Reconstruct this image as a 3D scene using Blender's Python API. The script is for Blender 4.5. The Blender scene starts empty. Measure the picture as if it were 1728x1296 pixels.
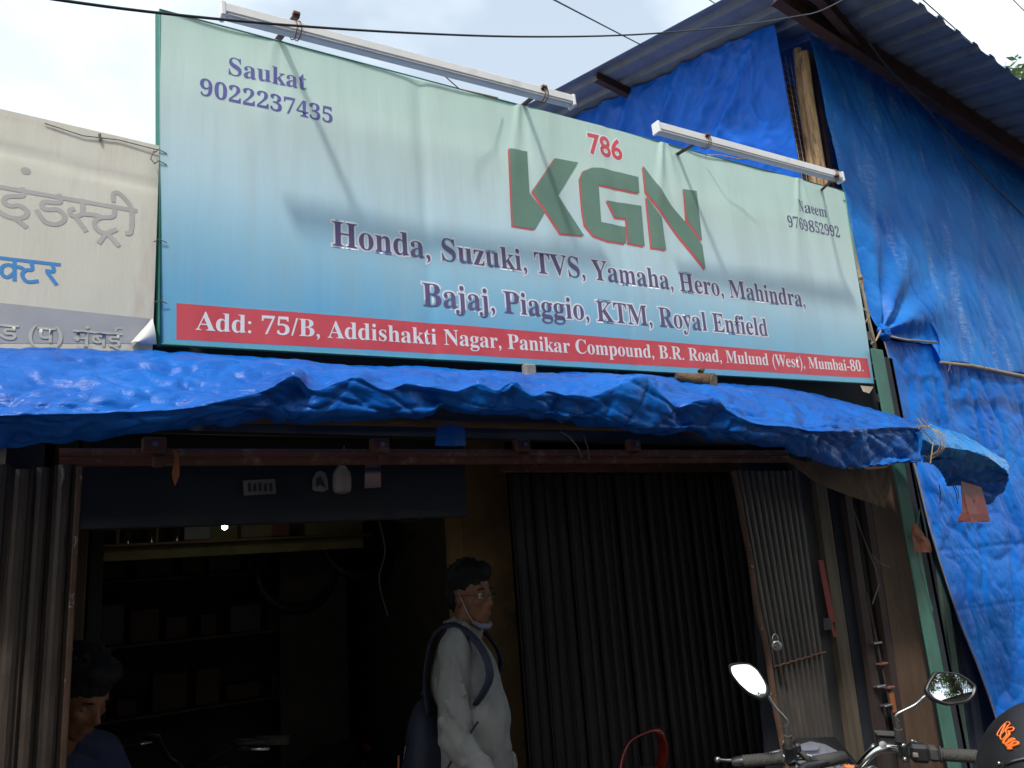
import bpy, bmesh, math, random
import numpy as np
from mathutils import Vector, Matrix, noise, Quaternion

random.seed(7)
SC = bpy.context.scene
COL = SC.collection
rad = math.radians

# ------------------------------------------------------------------ camera
F_PX = 1300.0
def nrm(v):
    v = np.array(v, float)
    return v / np.linalg.norm(v)
AX = nrm((2109, 147, F_PX))
AZ = np.array((-414, -5548, F_PX)); AZ = nrm(AZ - AX * np.dot(AZ, AX))
AY = np.cross(AZ, AX)
RW = np.array([AX, AY, AZ])            # camera (right, down, forward) -> world
EYE = np.array([0.0, -2.33, 1.65])
cam_data = bpy.data.cameras.new("camera")
cam = bpy.data.objects.new("camera", cam_data)
COL.objects.link(cam)
right, down, fwd = RW[:, 0], RW[:, 1], RW[:, 2]
M = Matrix(((right[0], -down[0], -fwd[0], EYE[0]),
            (right[1], -down[1], -fwd[1], EYE[1]),
            (right[2], -down[2], -fwd[2], EYE[2]), (0, 0, 0, 1)))
cam.matrix_world = M
cam_data.sensor_fit = 'HORIZONTAL'
cam_data.sensor_width = 36.0
cam_data.lens = F_PX / 1728.0 * 36.0
cam_data.clip_start = 0.05
cam_data.clip_end = 600
SC.camera = cam

# ------------------------------------------------------------------ world, sun, exposure
SUN_DIR = Vector((0.295, 0.24, -0.54)).normalized()    # direction the light travels
SUN_STRENGTH = 2.0
SKY_STRENGTH = 0.1
EXPOSURE = 0.68
CLOUD = 11.8
world = bpy.data.worlds.new("World")
SC.world = world
world.use_nodes = True
wt = world.node_tree
for n_ in list(wt.nodes):
    wt.nodes.remove(n_)
w_out = wt.nodes.new("ShaderNodeOutputWorld")
w_bg = wt.nodes.new("ShaderNodeBackground")
w_bg.inputs[1].default_value = SKY_STRENGTH
w_sky = wt.nodes.new("ShaderNodeTexSky")
w_sky.sky_type = 'NISHITA'
w_sky.sun_disc = False
w_sky.sun_elevation = math.asin(-SUN_DIR.z)
w_sky.sun_rotation = math.atan2(-SUN_DIR.x, -SUN_DIR.y)
w_sky.air_density = 1.3
w_sky.dust_density = 2.5
w_co = wt.nodes.new("ShaderNodeTexCoord")
w_map = wt.nodes.new("ShaderNodeMapping")
w_map.inputs['Scale'].default_value = (1.0, 1.0, 2.0)
w_map.inputs['Location'].default_value = (0.35, 0.2, 0.1)
w_noise = wt.nodes.new("ShaderNodeTexNoise")
w_noise.inputs['Scale'].default_value = 1.6
w_noise.inputs['Detail'].default_value = 5
w_noise.inputs['Roughness'].default_value = 0.5
w_ramp = wt.nodes.new("ShaderNodeValToRGB")
w_ramp.color_ramp.elements[0].position = 0.40
w_ramp.color_ramp.elements[0].color = (0.30, 0.30, 0.30, 1)
w_ramp.color_ramp.elements[1].position = 0.68
w_mix = wt.nodes.new("ShaderNodeMix"); w_mix.data_type = 'RGBA'
w_mix.inputs['B'].default_value = (CLOUD * 0.88, CLOUD * 0.97, CLOUD * 1.0, 1)
wt.links.new(w_co.outputs['Generated'], w_map.inputs['Vector'])
wt.links.new(w_map.outputs[0], w_noise.inputs['Vector'])
wt.links.new(w_noise.outputs['Fac'], w_ramp.inputs[0])
wt.links.new(w_ramp.outputs[0], w_mix.inputs['Factor'])
wt.links.new(w_sky.outputs[0], w_mix.inputs['A'])
wt.links.new(w_mix.outputs['Result'], w_bg.inputs[0])
wt.links.new(w_bg.outputs[0], w_out.inputs[0])
sun_data = bpy.data.lights.new("sun", 'SUN')
sun_data.energy = SUN_STRENGTH
sun_data.angle = rad(4)
sun_data.color = (1.0, 0.96, 0.9)
sun = bpy.data.objects.new("sun", sun_data)
sun.rotation_euler = SUN_DIR.to_track_quat('-Z', 'Y').to_euler()
sun.location = (-3, -4, 9)
COL.objects.link(sun)
SC.view_settings.view_transform = 'Standard'
SC.view_settings.look = 'None'
SC.view_settings.exposure = EXPOSURE
SC.view_settings.gamma = 1.0
SC.view_settings.use_curve_mapping = False
SC.cycles.max_bounces = 7
SC.cycles.use_denoising = True

# ------------------------------------------------------------------ measuring: a sight line meets a plane of the place
def ray(px, py):
    return nrm(RW @ np.array([px - 864.0, py - 648.0, F_PX]))
def PY(px, py, y):
    r = ray(px, py); return EYE + r * (y - EYE[1]) / r[1]
def PX(px, py, x):
    r = ray(px, py); return EYE + r * (x - EYE[0]) / r[0]
def PD(px, py, d):
    return EYE + RW @ np.array([px - 864.0, py - 648.0, F_PX]) * d / F_PX
def PN(px, py, c, n):
    r = ray(px, py); return EYE + r * (np.dot(np.array(c) - EYE, n) / np.dot(r, n))

# ------------------------------------------------------------------ materials
def sock(node, names, v):
    for nme in names:
        if nme in node.inputs:
            node.inputs[nme].default_value = v
            return
def new_mat(name):
    m = bpy.data.materials.new(name); m.use_nodes = True
    nt = m.node_tree
    return m, nt, nt.nodes['Principled BSDF']
def N(nt, t, **kw):
    n = nt.nodes.new(t)
    for k, v in kw.items():
        if k in n.inputs: n.inputs[k].default_value = v
        else: setattr(n, k, v)
    return n
def mat(name, c1, c2=None, rough=0.6, metal=0.0, scale=8.0, detail=6, bump=0.1, bscale=40.0, spec=0.5,
        stretch=(1, 1, 1), lo=0.35, hi=0.65, c3=None, s3=3.0, t3=(0.55, 0.68), trans=0.0, rvar=0.12, bdist=0.01):
    """noise blend of two colours, a third worn colour in patches, fine bump"""
    m, nt, b = new_mat(name)
    L = nt.links
    co = N(nt, 'ShaderNodeTexCoord'); mp = N(nt, 'ShaderNodeMapping')
    mp.inputs['Scale'].default_value = stretch
    L.new(co.outputs['Object'], mp.inputs['Vector'])
    no = N(nt, 'ShaderNodeTexNoise', Scale=scale, Detail=detail, Roughness=0.6)
    L.new(mp.outputs[0], no.inputs['Vector'])
    rp = N(nt, 'ShaderNodeValToRGB')
    rp.color_ramp.elements[0].position = lo; rp.color_ramp.elements[1].position = hi
    rp.color_ramp.elements[0].color = (*c1, 1); rp.color_ramp.elements[1].color = (*(c2 or c1), 1)
    L.new(no.outputs['Fac'], rp.inputs[0])
    colour = rp.outputs[0]
    if c3 is not None:
        n3 = N(nt, 'ShaderNodeTexNoise', Scale=s3, Detail=8, Roughness=0.7)
        L.new(mp.outputs[0], n3.inputs['Vector'])
        r3 = N(nt, 'ShaderNodeValToRGB')
        r3.color_ramp.elements[0].position = t3[0]; r3.color_ramp.elements[1].position = t3[1]
        L.new(n3.outputs['Fac'], r3.inputs[0])
        mx = N(nt, 'ShaderNodeMix', data_type='RGBA')
        mx.inputs['B'].default_value = (*c3, 1)
        L.new(colour, mx.inputs['A']); L.new(r3.outputs[0], mx.inputs['Factor'])
        colour = mx.outputs['Result']
    L.new(colour, b.inputs['Base Color'])
    b.inputs['Metallic'].default_value = metal
    sock(b, ['Specular IOR Level'], spec)
    if rvar:
        mr = N(nt, 'ShaderNodeMapRange')
        mr.inputs['To Min'].default_value = max(0.02, rough - rvar); mr.inputs['To Max'].default_value = min(1, rough + rvar)
        L.new(no.outputs['Fac'], mr.inputs['Value']); L.new(mr.outputs[0], b.inputs['Roughness'])
    else:
        b.inputs['Roughness'].default_value = rough
    if bump:
        nb = N(nt, 'ShaderNodeTexNoise', Scale=bscale, Detail=5, Roughness=0.6)
        L.new(mp.outputs[0], nb.inputs['Vector'])
        bp = N(nt, 'ShaderNodeBump', Strength=bump, Distance=bdist)
        L.new(nb.outputs['Fac'], bp.inputs['Height']); L.new(bp.outputs[0], b.inputs['Normal'])
    if trans:
        out = [n for n in nt.nodes if n.type == 'OUTPUT_MATERIAL'][0]
        tr = N(nt, 'ShaderNodeBsdfTranslucent'); L.new(colour, tr.inputs['Color'])
        ms = N(nt, 'ShaderNodeMixShader'); ms.inputs[0].default_value = trans
        L.new(b.outputs[0], ms.inputs[1]); L.new(tr.outputs[0], ms.inputs[2]); L.new(ms.outputs[0], out.inputs['Surface'])
    return m

def tarp_mat(name, c1, c2, worn, wt_lo, wt_hi, rough=0.36, trans=0.12, bs=1.0, stretch=(1, 1, 1), dirt=(0.10, 0.05, 0.02), spec=0.24, bstr=0.2):
    """woven plastic sheet: crumple relief, rubbed pale streaks, a few rust stains"""
    m, nt, b = new_mat(name)
    L = nt.links
    co = N(nt, 'ShaderNodeTexCoord')
    mp = N(nt, 'ShaderNodeMapping'); mp.inputs['Scale'].default_value = stretch
    L.new(co.outputs['Object'], mp.inputs['Vector'])
    n1 = N(nt, 'ShaderNodeTexNoise', Scale=2.6, Detail=6, Roughness=0.6)
    L.new(mp.outputs[0], n1.inputs['Vector'])
    rp = N(nt, 'ShaderNodeValToRGB')
    rp.color_ramp.elements[0].position = 0.35; rp.color_ramp.elements[1].position = 0.68
    rp.color_ramp.elements[0].color = (*c1, 1); rp.color_ramp.elements[1].color = (*c2, 1)
    L.new(n1.outputs['Fac'], rp.inputs[0])
    # rubbed pale patches: big soft mask times fine vertical streaks
    mp2 = N(nt, 'ShaderNodeMapping'); mp2.inputs['Scale'].default_value = (3.4, 1, .9); mp2.inputs['Rotation'].default_value = (0, -.22, 0)
    L.new(co.outputs['Object'], mp2.inputs['Vector'])
    n2 = N(nt, 'ShaderNodeTexNoise', Scale=1.5, Detail=5, Roughness=0.6)
    L.new(mp2.outputs[0], n2.inputs['Vector'])
    r2 = N(nt, 'ShaderNodeMapRange'); r2.inputs['From Min'].default_value = wt_lo; r2.inputs['From Max'].default_value = wt_hi
    L.new(n2.outputs['Fac'], r2.inputs['Value'])
    mp3 = N(nt, 'ShaderNodeMapping'); mp3.inputs['Scale'].default_value = (14, 14, 60)
    mp3.inputs['Rotation'].default_value = (0, 0.3, 0)
    L.new(co.outputs['Object'], mp3.inputs['Vector'])
    n3 = N(nt, 'ShaderNodeTexNoise', Scale=1.0, Detail=7, Roughness=0.75)
    L.new(mp3.outputs[0], n3.inputs['Vector'])
    r3 = N(nt, 'ShaderNodeMapRange'); r3.inputs['From Min'].default_value = 0.42; r3.inputs['From Max'].default_value = 0.66
    L.new(n3.outputs['Fac'], r3.inputs['Value'])
    mu = N(nt, 'ShaderNodeMath', operation='MULTIPLY'); mu.use_clamp = True
    L.new(r2.outputs[0], mu.inputs[0]); L.new(r3.outputs[0], mu.inputs[1])
    mx = N(nt, 'ShaderNodeMix', data_type='RGBA'); mx.inputs['B'].default_value = (*worn, 1)
    L.new(mu.outputs[0], mx.inputs['Factor']); L.new(rp.outputs[0], mx.inputs['A'])
    # stains
    n4 = N(nt, 'ShaderNodeTexNoise', Scale=6.0, Detail=8, Roughness=0.7)
    L.new(co.outputs['Object'], n4.inputs['Vector'])
    r4 = N(nt, 'ShaderNodeMapRange'); r4.inputs['From Min'].default_value = 0.66; r4.inputs['From Max'].default_value = 0.76
    L.new(n4.outputs['Fac'], r4.inputs['Value'])
    m4 = N(nt, 'ShaderNodeMath', operation='MULTIPLY'); m4.inputs[1].default_value = 0.7
    L.new(r4.outputs[0], m4.inputs[0])
    mx2 = N(nt, 'ShaderNodeMix', data_type='RGBA'); mx2.inputs['B'].default_value = (*dirt, 1)
    L.new(m4.outputs[0], mx2.inputs['Factor']); L.new(mx.outputs['Result'], mx2.inputs['A'])
    L.new(mx2.outputs['Result'], b.inputs['Base Color'])
    mr = N(nt, 'ShaderNodeMapRange'); mr.inputs['To Min'].default_value = rough - 0.1; mr.inputs['To Max'].default_value = rough + 0.2
    L.new(n1.outputs['Fac'], mr.inputs['Value']); L.new(mr.outputs[0], b.inputs['Roughness'])
    sock(b, ['Specular IOR Level'], spec)
    # crumple: distorted creases + fine weave
    nd = N(nt, 'ShaderNodeTexNoise', Scale=5.0, Detail=3)
    L.new(mp.outputs[0], nd.inputs['Vector'])
    vm = N(nt, 'ShaderNodeMix', data_type='RGBA'); vm.inputs['Factor'].default_value = 0.30
    L.new(mp.outputs[0], vm.inputs['A']); L.new(nd.outputs['Color'], vm.inputs['B'])
    v1 = N(nt, 'ShaderNodeTexVoronoi', feature='DISTANCE_TO_EDGE', Scale=11.0 * bs)
    v2 = N(nt, 'ShaderNodeTexNoise', Scale=15.0 * bs, Detail=4, Roughness=0.55, Distortion=1.2)
    L.new(vm.outputs['Result'], v1.inputs['Vector']); L.new(vm.outputs['Result'], v2.inputs['Vector'])
    nw = N(nt, 'ShaderNodeTexNoise', Scale=60.0, Detail=4, Roughness=0.7)
    L.new(mp3.outputs[0], nw.inputs['Vector']); nw.inputs['Scale'].default_value = 3.0
    a1 = N(nt, 'ShaderNodeMath', operation='POWER'); a1.inputs[1].default_value = 0.8
    L.new(v1.outputs['Distance'], a1.inputs[0])
    a2 = N(nt, 'ShaderNodeMath', operation='MULTIPLY'); a2.inputs[1].default_value = 1.5
    L.new(v2.outputs['Fac'], a2.inputs[0])
    a3 = N(nt, 'ShaderNodeMath', operation='ADD'); L.new(a1.outputs[0], a3.inputs[0]); L.new(a2.outputs[0], a3.inputs[1])
    a4 = N(nt, 'ShaderNodeMath', operation='MULTIPLY_ADD'); a4.inputs[1].default_value = 0.35
    L.new(nw.outputs['Fac'], a4.inputs[0]); L.new(a3.outputs[0], a4.inputs[2])
    bp = N(nt, 'ShaderNodeBump', Strength=bstr, Distance=0.016)
    L.new(a4.outputs[0], bp.inputs['Height']); L.new(bp.outputs[0], b.inputs['Normal'])
    out = [n for n in nt.nodes if n.type == 'OUTPUT_MATERIAL'][0]
    tr = N(nt, 'ShaderNodeBsdfTranslucent'); L.new(mx2.outputs['Result'], tr.inputs['Color'])
    ms = N(nt, 'ShaderNodeMixShader'); ms.inputs[0].default_value = trans
    L.new(b.outputs[0], ms.inputs[1]); L.new(tr.outputs[0], ms.inputs[2]); L.new(ms.outputs[0], out.inputs['Surface'])
    return m

BLUE1, BLUE2 = (0.006, 0.10, 0.46), (0.015, 0.15, 0.72)
m_awn = tarp_mat("tarp_awning", (0.002, 0.085, 0.42), (0.004, 0.15, 0.60), (0.16, 0.34, 0.78), 0.66, 0.9, rough=0.25, bs=0.7, spec=0.27, bstr=0.32)
m_tarp = tarp_mat("tarp_wall", (0.014, 0.18, 0.70), (0.035, 0.30, 0.86), (0.55, 0.68, 0.90), 0.52, 0.74, rough=0.45, bs=0.6, trans=0.2)
m_tarp2 = tarp_mat("tarp_lower", (0.005, 0.15, 0.70), (0.010, 0.25, 0.90), (0.3, 0.45, 0.8), 0.66, 0.8, rough=0.4, bs=0.75, trans=0.15)
m_tarp3 = tarp_mat("tarp_left", (0.004, 0.12, 0.68), (0.006, 0.18, 0.86), (0.3, 0.4, 0.75), 0.6, 0.85, rough=0.4, bs=0.6, trans=0.3)
m_flap = tarp_mat("tarp_flap", (0.012, 0.16, 0.50), (0.03, 0.28, 0.70), (0.4, 0.6, 0.8), 0.5, 0.8, rough=0.22, bs=0.8, trans=0.05)
m_brown = mat("brown_cloth", (0.10, 0.06, 0.035), (0.17, 0.11, 0.07), rough=0.9, bump=0.4)
m_redvinyl = mat("red_vinyl", (0.13, 0.010, 0.008), (0.19, 0.022, 0.016), rough=0.5, c3=(0.16, 0.09, 0.06), s3=12)
m_redvinyl_d = mat("red_vinyl_print", (0.12, 0.015, 0.01), (0.2, 0.03, 0.02), rough=0.5)
m_green = mat("green_paint", (0.035, 0.12, 0.09), (0.07, 0.19, 0.145), rough=0.55, c3=(0.16, 0.12, 0.08), s3=14, t3=(0.58, 0.66), stretch=(1, 1, .4))
m_teal = mat("sign_frame_paint", (0.02, 0.16, 0.13), (0.03, 0.22, 0.18), rough=0.5)
m_rail = mat("red_oxide", (0.10, 0.035, 0.025), (0.16, 0.06, 0.045), rough=0.7, c3=(0.25, 0.18, 0.13), s3=18, bump=0.3)
m_beam = mat("roof_steel", (0.05, 0.022, 0.02), (0.085, 0.04, 0.035), rough=0.7, bump=0.3)
m_roof = mat("roof_sheet_metal", (0.14, 0.175, 0.25), (0.20, 0.235, 0.31), rough=0.5, metal=0.0, c3=(0.09, 0.09, 0.08), s3=4, t3=(.55, .75), bump=0.15)
m_wood = mat("raw_wood", (0.30, 0.17, 0.08), (0.50, 0.33, 0.18), rough=0.85, scale=7, stretch=(6, 6, 0.8), bump=0.6, bscale=25, c3=(0.10, 0.05, 0.025), s3=5, t3=(.55, .65))
m_log = mat("dark_log", (0.06, 0.035, 0.02), (0.15, 0.09, 0.045), rough=0.9, scale=10, stretch=(.6, 5, 5), bump=0.8, bscale=20)
m_stick = mat("grey_stick", (0.22, 0.18, 0.14), (0.36, 0.3, 0.24), rough=0.85, bump=0.5)
m_wire = mat("galvanised_wire", (0.28, 0.27, 0.25), (0.4, 0.38, 0.34), rough=0.5, metal=0.4, bump=0)
m_rustwire = mat("rusty_wire", (0.14, 0.06, 0.03), (0.22, 0.11, 0.06), rough=0.8, bump=0)
m_cable = mat("black_cable", (0.02, 0.022, 0.028), (0.03, 0.032, 0.04), rough=0.6, bump=0)
m_greycable = mat("grey_cable", (0.10, 0.09, 0.09), (0.14, 0.13, 0.13), rough=0.7, bump=0)
m_rope = mat("jute_rope", (0.30, 0.22, 0.14), (0.45, 0.35, 0.24), rough=0.95, bump=0.5, bscale=120)
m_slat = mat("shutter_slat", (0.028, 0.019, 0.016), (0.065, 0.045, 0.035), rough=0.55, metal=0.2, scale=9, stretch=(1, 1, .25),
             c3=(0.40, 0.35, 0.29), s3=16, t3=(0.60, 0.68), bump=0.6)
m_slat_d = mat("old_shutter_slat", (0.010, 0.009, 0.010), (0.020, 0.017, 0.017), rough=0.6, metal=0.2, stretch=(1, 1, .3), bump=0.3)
m_slat_g = mat("grey_shutter_slat", (0.045, 0.038, 0.035), (0.09, 0.078, 0.07), rough=0.55, metal=0.3, stretch=(1, 1, .3), c3=(0.28, .15, .08), s3=8, t3=(.6, .75), bump=0.3)
m_dark = mat("dark_board", (0.014, 0.017, 0.026), (0.022, 0.026, 0.036), rough=0.8)
m_blueboard = mat("navy_board", (0.006, 0.007, 0.011), (0.012, 0.013, 0.018), rough=0.7)
m_yellow = mat("yellow_plaster", (0.22, 0.13, 0.06), (0.30, 0.19, 0.09), rough=0.9, c3=(0.16, 0.10, 0.05), s3=3, bump=0.3)
m_olive = mat("olive_wall", (0.14, 0.12, 0.05), (0.20, 0.17, 0.08), rough=0.9, c3=(0.08, .06, .04), s3=2.5, bump=0.3)
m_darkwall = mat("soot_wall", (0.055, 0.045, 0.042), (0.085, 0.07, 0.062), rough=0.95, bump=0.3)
m_ply = mat("brown_plywood", (0.075, 0.042, 0.025), (0.12, 0.07, 0.04), rough=0.8, scale=5, stretch=(2, 2, .5), c3=(.06, .035, .02), s3=4, bump=0.3)
m_rust = mat("rust_edge", (0.07, 0.035, 0.02), (0.13, 0.07, 0.045), rough=0.9, c3=(0.36, 0.32, 0.28), s3=26, t3=(.60, .68), bump=0.6)
m_redp = mat("red_paint", (0.16, 0.015, 0.012), (0.22, 0.03, 0.02), rough=0.7)
m_concrete = mat("concrete", (0.22, 0.20, 0.18), (0.32, 0.30, 0.27), rough=0.95, bump=0.4)
m_ground = mat("dusty_ground", (0.05, 0.043, 0.036), (0.085, 0.072, 0.06), rough=0.97, scale=1.5, bump=0.5, bscale=30)
m_asphalt = mat("asphalt", (0.04, 0.04, 0.042), (0.065, 0.063, 0.06), rough=0.95, bump=0.6, bscale=120)
m_white = mat("white_housing", (0.76, 0.76, 0.76), (0.84, 0.83, 0.82), rough=0.35, bump=0.03, c3=(0.5, .48, .45), s3=8, t3=(.6, .8))
m_diff = mat("lamp_diffuser", (0.80, 0.81, 0.82), (0.86, 0.86, 0.87), rough=0.4, bump=0.0, trans=0.35)
m_steel = mat("dull_steel", (0.28, 0.28, 0.29), (0.4, 0.4, 0.4), rough=0.35, metal=0.9, bump=0.05)
m_chrome = mat("chrome", (0.62, 0.60, 0.57), (0.7, 0.68, 0.64), rough=0.12, metal=1.0, bump=0.0, rvar=0.04)
m_black = mat("black_plastic", (0.014, 0.014, 0.016), (0.022, 0.022, 0.025), rough=0.42, bump=0.05)
m_rubber = mat("worn_rubber", (0.035, 0.033, 0.032), (0.06, 0.056, 0.052), rough=0.75, bump=0.4, bscale=90)
m_orange = mat("orange_paint", (0.75, 0.16, 0.02), rough=0.5, bump=0)
m_redgloss = mat("red_gloss", (0.09, 0.006, 0.005), (0.13, 0.01, 0.008), rough=0.2, bump=0)
m_lcd = mat("gauge_face", (0.34, 0.36, 0.50), (0.42, 0.44, 0.58), rough=0.25, bump=0)
m_lcd2 = mat("gauge_trim", (0.28, 0.29, 0.32), (0.36, 0.37, 0.4), rough=0.3, bump=0)
m_paper = mat("old_paper", (0.16, 0.14, 0.12), (0.24, 0.21, 0.18), rough=0.9, bump=0.1)
m_pink = mat("pink_paper", (0.15, 0.095, 0.095), (0.2, 0.125, 0.125), rough=0.9, bump=0.1)
m_ink = mat("dark_ink", (0.03, 0.03, 0.04), rough=0.8, bump=0)
m_skin = mat("skin", (0.16, 0.06, 0.03), (0.21, 0.085, 0.045), rough=0.55, bump=0.05, scale=14)
m_hair = mat("black_hair", (0.006, 0.006, 0.007), (0.012, 0.011, 0.011), rough=0.75, spec=0.25, bump=0.7, bscale=45, stretch=(1, 1, .3), bdist=0.02)
m_shirt = mat("pale_shirt", (0.185, 0.185, 0.19), (0.24, 0.235, 0.225), rough=0.9, bump=0.35, bscale=9, bdist=0.02)
m_navy = mat("navy_cloth", (0.018, 0.022, 0.06), (0.028, 0.034, 0.085), rough=0.85, bump=0.3, bscale=14, bdist=0.02)
m_trouser = mat("dark_trousers", (0.015, 0.015, 0.018), (0.025, 0.025, 0.03), rough=0.9, bump=0.3)
m_bagp = mat("bag_fabric", (0.007, 0.009, 0.022), (0.014, 0.018, 0.045), rough=0.75, bump=0.3)
m_leaf = mat("leaf_green", (0.07, 0.13, 0.04), (0.14, 0.20, 0.08), rough=0.55, scale=1.2, bump=0, trans=0.5)
m_bark = mat("bark", (0.09, 0.065, 0.045), (0.15, 0.11, 0.08), rough=0.95, bump=0.8, bscale=14)
m_bottle = mat("plastic_bottle", (0.18, 0.15, 0.14), (0.23, 0.19, 0.17), rough=0.4, bump=0)
m_glassd = mat("dark_bottle", (0.02, 0.015, 0.01), rough=0.15, bump=0)
m_eye = mat("eye_white", (0.5, 0.48, 0.45), rough=0.3, bump=0)
m_iris = mat("eye_dark", (0.01, 0.008, 0.006), rough=0.2, bump=0)
m_mask = mat("mask_cord", (0.4, 0.41, 0.44), rough=0.8, bump=0)
m_lip = mat("lip", (0.17, 0.06, 0.045), rough=0.5, bump=0)
mm, nt_, b_ = new_mat("mirror_glass"); m_mirror = mm
b_.inputs['Base Color'].default_value = (0.86, 0.88, 0.88, 1); b_.inputs['Metallic'].default_value = 1; b_.inputs['Roughness'].default_value = 0.02
mm, nt_, b_ = new_mat("lit_bulb"); m_bulb = mm
b_.inputs['Emission Color'].default_value = (0.9, 0.95, 1, 1); b_.inputs['Emission Strength'].default_value = 12
mm, nt_, b_ = new_mat("spectacle_lens"); m_lens = mm
b_.inputs['Base Color'].default_value = (0.9, 0.9, 0.9, 1); b_.inputs['Roughness'].default_value = 0.03
sock(b_, ['Transmission Weight'], 1.0)

# banner print: a gradient printed on the flex sheet, with grime streaks
def banner_material():
    m, nt, b = new_mat("banner_print"); L = nt.links
    co = N(nt, 'ShaderNodeTexCoord'); sp = N(nt, 'ShaderNodeSeparateXYZ')
    L.new(co.outputs['UV'], sp.inputs[0])
    rp = N(nt, 'ShaderNodeValToRGB'); cr = rp.color_ramp
    pts = [(0.0, (0.13, 0.45, 0.68)), (0.16, (0.19, 0.51, 0.75)), (0.34, (0.36, 0.64, 0.80)), (0.5, (0.53, 0.73, 0.82)), (0.66, (0.60, 0.75, 0.77)), (0.84, (0.61, 0.77, 0.71)), (1.0, (0.55, 0.73, 0.65))]
    cr.elements[0].position = pts[0][0]; cr.elements[0].color = (*pts[0][1], 1)
    cr.elements[1].position = pts[-1][0]; cr.elements[1].color = (*pts[-1][1], 1)
    for p, c in pts[1:-1]:
        e = cr.elements.new(p); e.color = (*c, 1)
    # the printed gradient is paler towards the right end
    ad = N(nt, 'ShaderNodeMath', operation='MULTIPLY_ADD'); ad.inputs[1].default_value = 0.17
    L.new(sp.outputs['X'], ad.inputs[0]); L.new(sp.outputs['Y'], ad.inputs[2])
    L.new(ad.outputs[0], rp.inputs[0])
    mp = N(nt, 'ShaderNodeMapping'); mp.inputs['Scale'].default_value = (5, 1, 0.5)
    L.new(co.outputs['Object'], mp.inputs['Vector'])
    n1 = N(nt, 'ShaderNodeTexNoise', Scale=2.0, Detail=7, Roughness=0.65); L.new(mp.outputs[0], n1.inputs['Vector'])
    r1 = N(nt, 'ShaderNodeMapRange'); r1.inputs['From Min'].default_value = 0.45; r1.inputs['From Max'].default_value = 0.8
    r1.inputs['To Max'].default_value = 0.35
    L.new(n1.outputs['Fac'], r1.inputs['Value'])
    mx = N(nt, 'ShaderNodeMix', data_type='RGBA'); mx.inputs['B'].default_value = (0.42, 0.46, 0.42, 1)
    L.new(r1.outputs[0], mx.inputs['Factor']); L.new(rp.outputs[0], mx.inputs['A'])
    n2 = N(nt, 'ShaderNodeTexNoise', Scale=7.0, Detail=9, Roughness=0.75); L.new(co.outputs['Object'], n2.inputs['Vector'])
    r2 = N(nt, 'ShaderNodeMapRange'); r2.inputs['From Min'].default_value = 0.62; r2.inputs['From Max'].default_value = 0.78
    r2.inputs['To Max'].default_value = 0.30
    L.new(n2.outputs['Fac'], r2.inputs['Value'])
    mx2 = N(nt, 'ShaderNodeMix', data_type='RGBA'); mx2.inputs['B'].default_value = (0.6, 0.68, 0.7, 1)
    L.new(r2.outputs[0], mx2.inputs['Factor']); L.new(mx.outputs['Result'], mx2.inputs['A'])
    L.new(mx2.outputs['Result'], b.inputs['Base Color'])
    b.inputs['Roughness'].default_value = 0.42
    nb = N(nt, 'ShaderNodeTexNoise', Scale=1.6, Detail=4); L.new(mp.outputs[0], nb.inputs['Vector'])
    bp = N(nt, 'ShaderNodeBump', Strength=0.25, Distance=0.02)
    L.new(nb.outputs['Fac'], bp.inputs['Height']); L.new(bp.outputs[0], b.inputs['Normal'])
    # thin flex sheet: some daylight comes through from behind
    out = [n for n in nt.nodes if n.type == 'OUTPUT_MATERIAL'][0]
    tr = N(nt, 'ShaderNodeBsdfTranslucent'); L.new(mx2.outputs['Result'], tr.inputs['Color'])
    ms = N(nt, 'ShaderNodeMixShader'); ms.inputs[0].default_value = 0.14
    L.new(b.outputs[0], ms.inputs[1]); L.new(tr.outputs[0], ms.inputs[2]); L.new(ms.outputs[0], out.inputs['Surface'])
    return m
m_banner = banner_material()
m_hind = mat("aged_white_vinyl", (0.70, 0.66, 0.56), (0.78, 0.745, 0.64), rough=0.6, scale=2.5, stretch=(2.5, 1, .5), bump=0.1, c3=(0.58, 0.47, 0.37), s3=2.2, t3=(.5, .75), trans=.15)
m_hband = mat("grey_vinyl_band", (0.34, 0.34, 0.36), (0.40, 0.40, 0.42), rough=0.6, bump=0)
m_hgrey = mat("faded_grey_print", (0.42, 0.40, 0.38), (0.48, 0.46, 0.44), rough=0.6, bump=0)
m_hblue = mat("blue_print", (0.05, 0.24, 0.56), rough=0.6, bump=0)
m_hpale = mat("pale_yellow_print", (0.47, 0.465, 0.41), (0.52, 0.51, .46), rough=0.6, bump=0)
m_tnavy = mat("navy_print", (0.11, 0.10, 0.36), (0.13, 0.12, 0.38), rough=0.5, bump=0)
m_tblack = mat("violet_black_print", (0.11, 0.08, 0.19), (0.14, 0.105, 0.22), rough=0.5, bump=0)
m_thalo = mat("white_halo_print", (0.78, 0.80, 0.86), rough=0.5, bump=0)
m_tred = mat("red_print", (0.60, 0.07, 0.09), (0.66, 0.09, 0.11), rough=0.45, bump=0, spec=0.4)
m_tlogo = mat("logo_green_print", (0.13, 0.24, 0.185), (0.155, 0.27, 0.21), rough=0.5, bump=0)
m_tlred = mat("logo_red_print", (0.66, 0.12, 0.13), rough=0.5, bump=0)
m_twhite = mat("white_print", (0.78, 0.76, 0.78), rough=0.5, bump=0)

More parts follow.
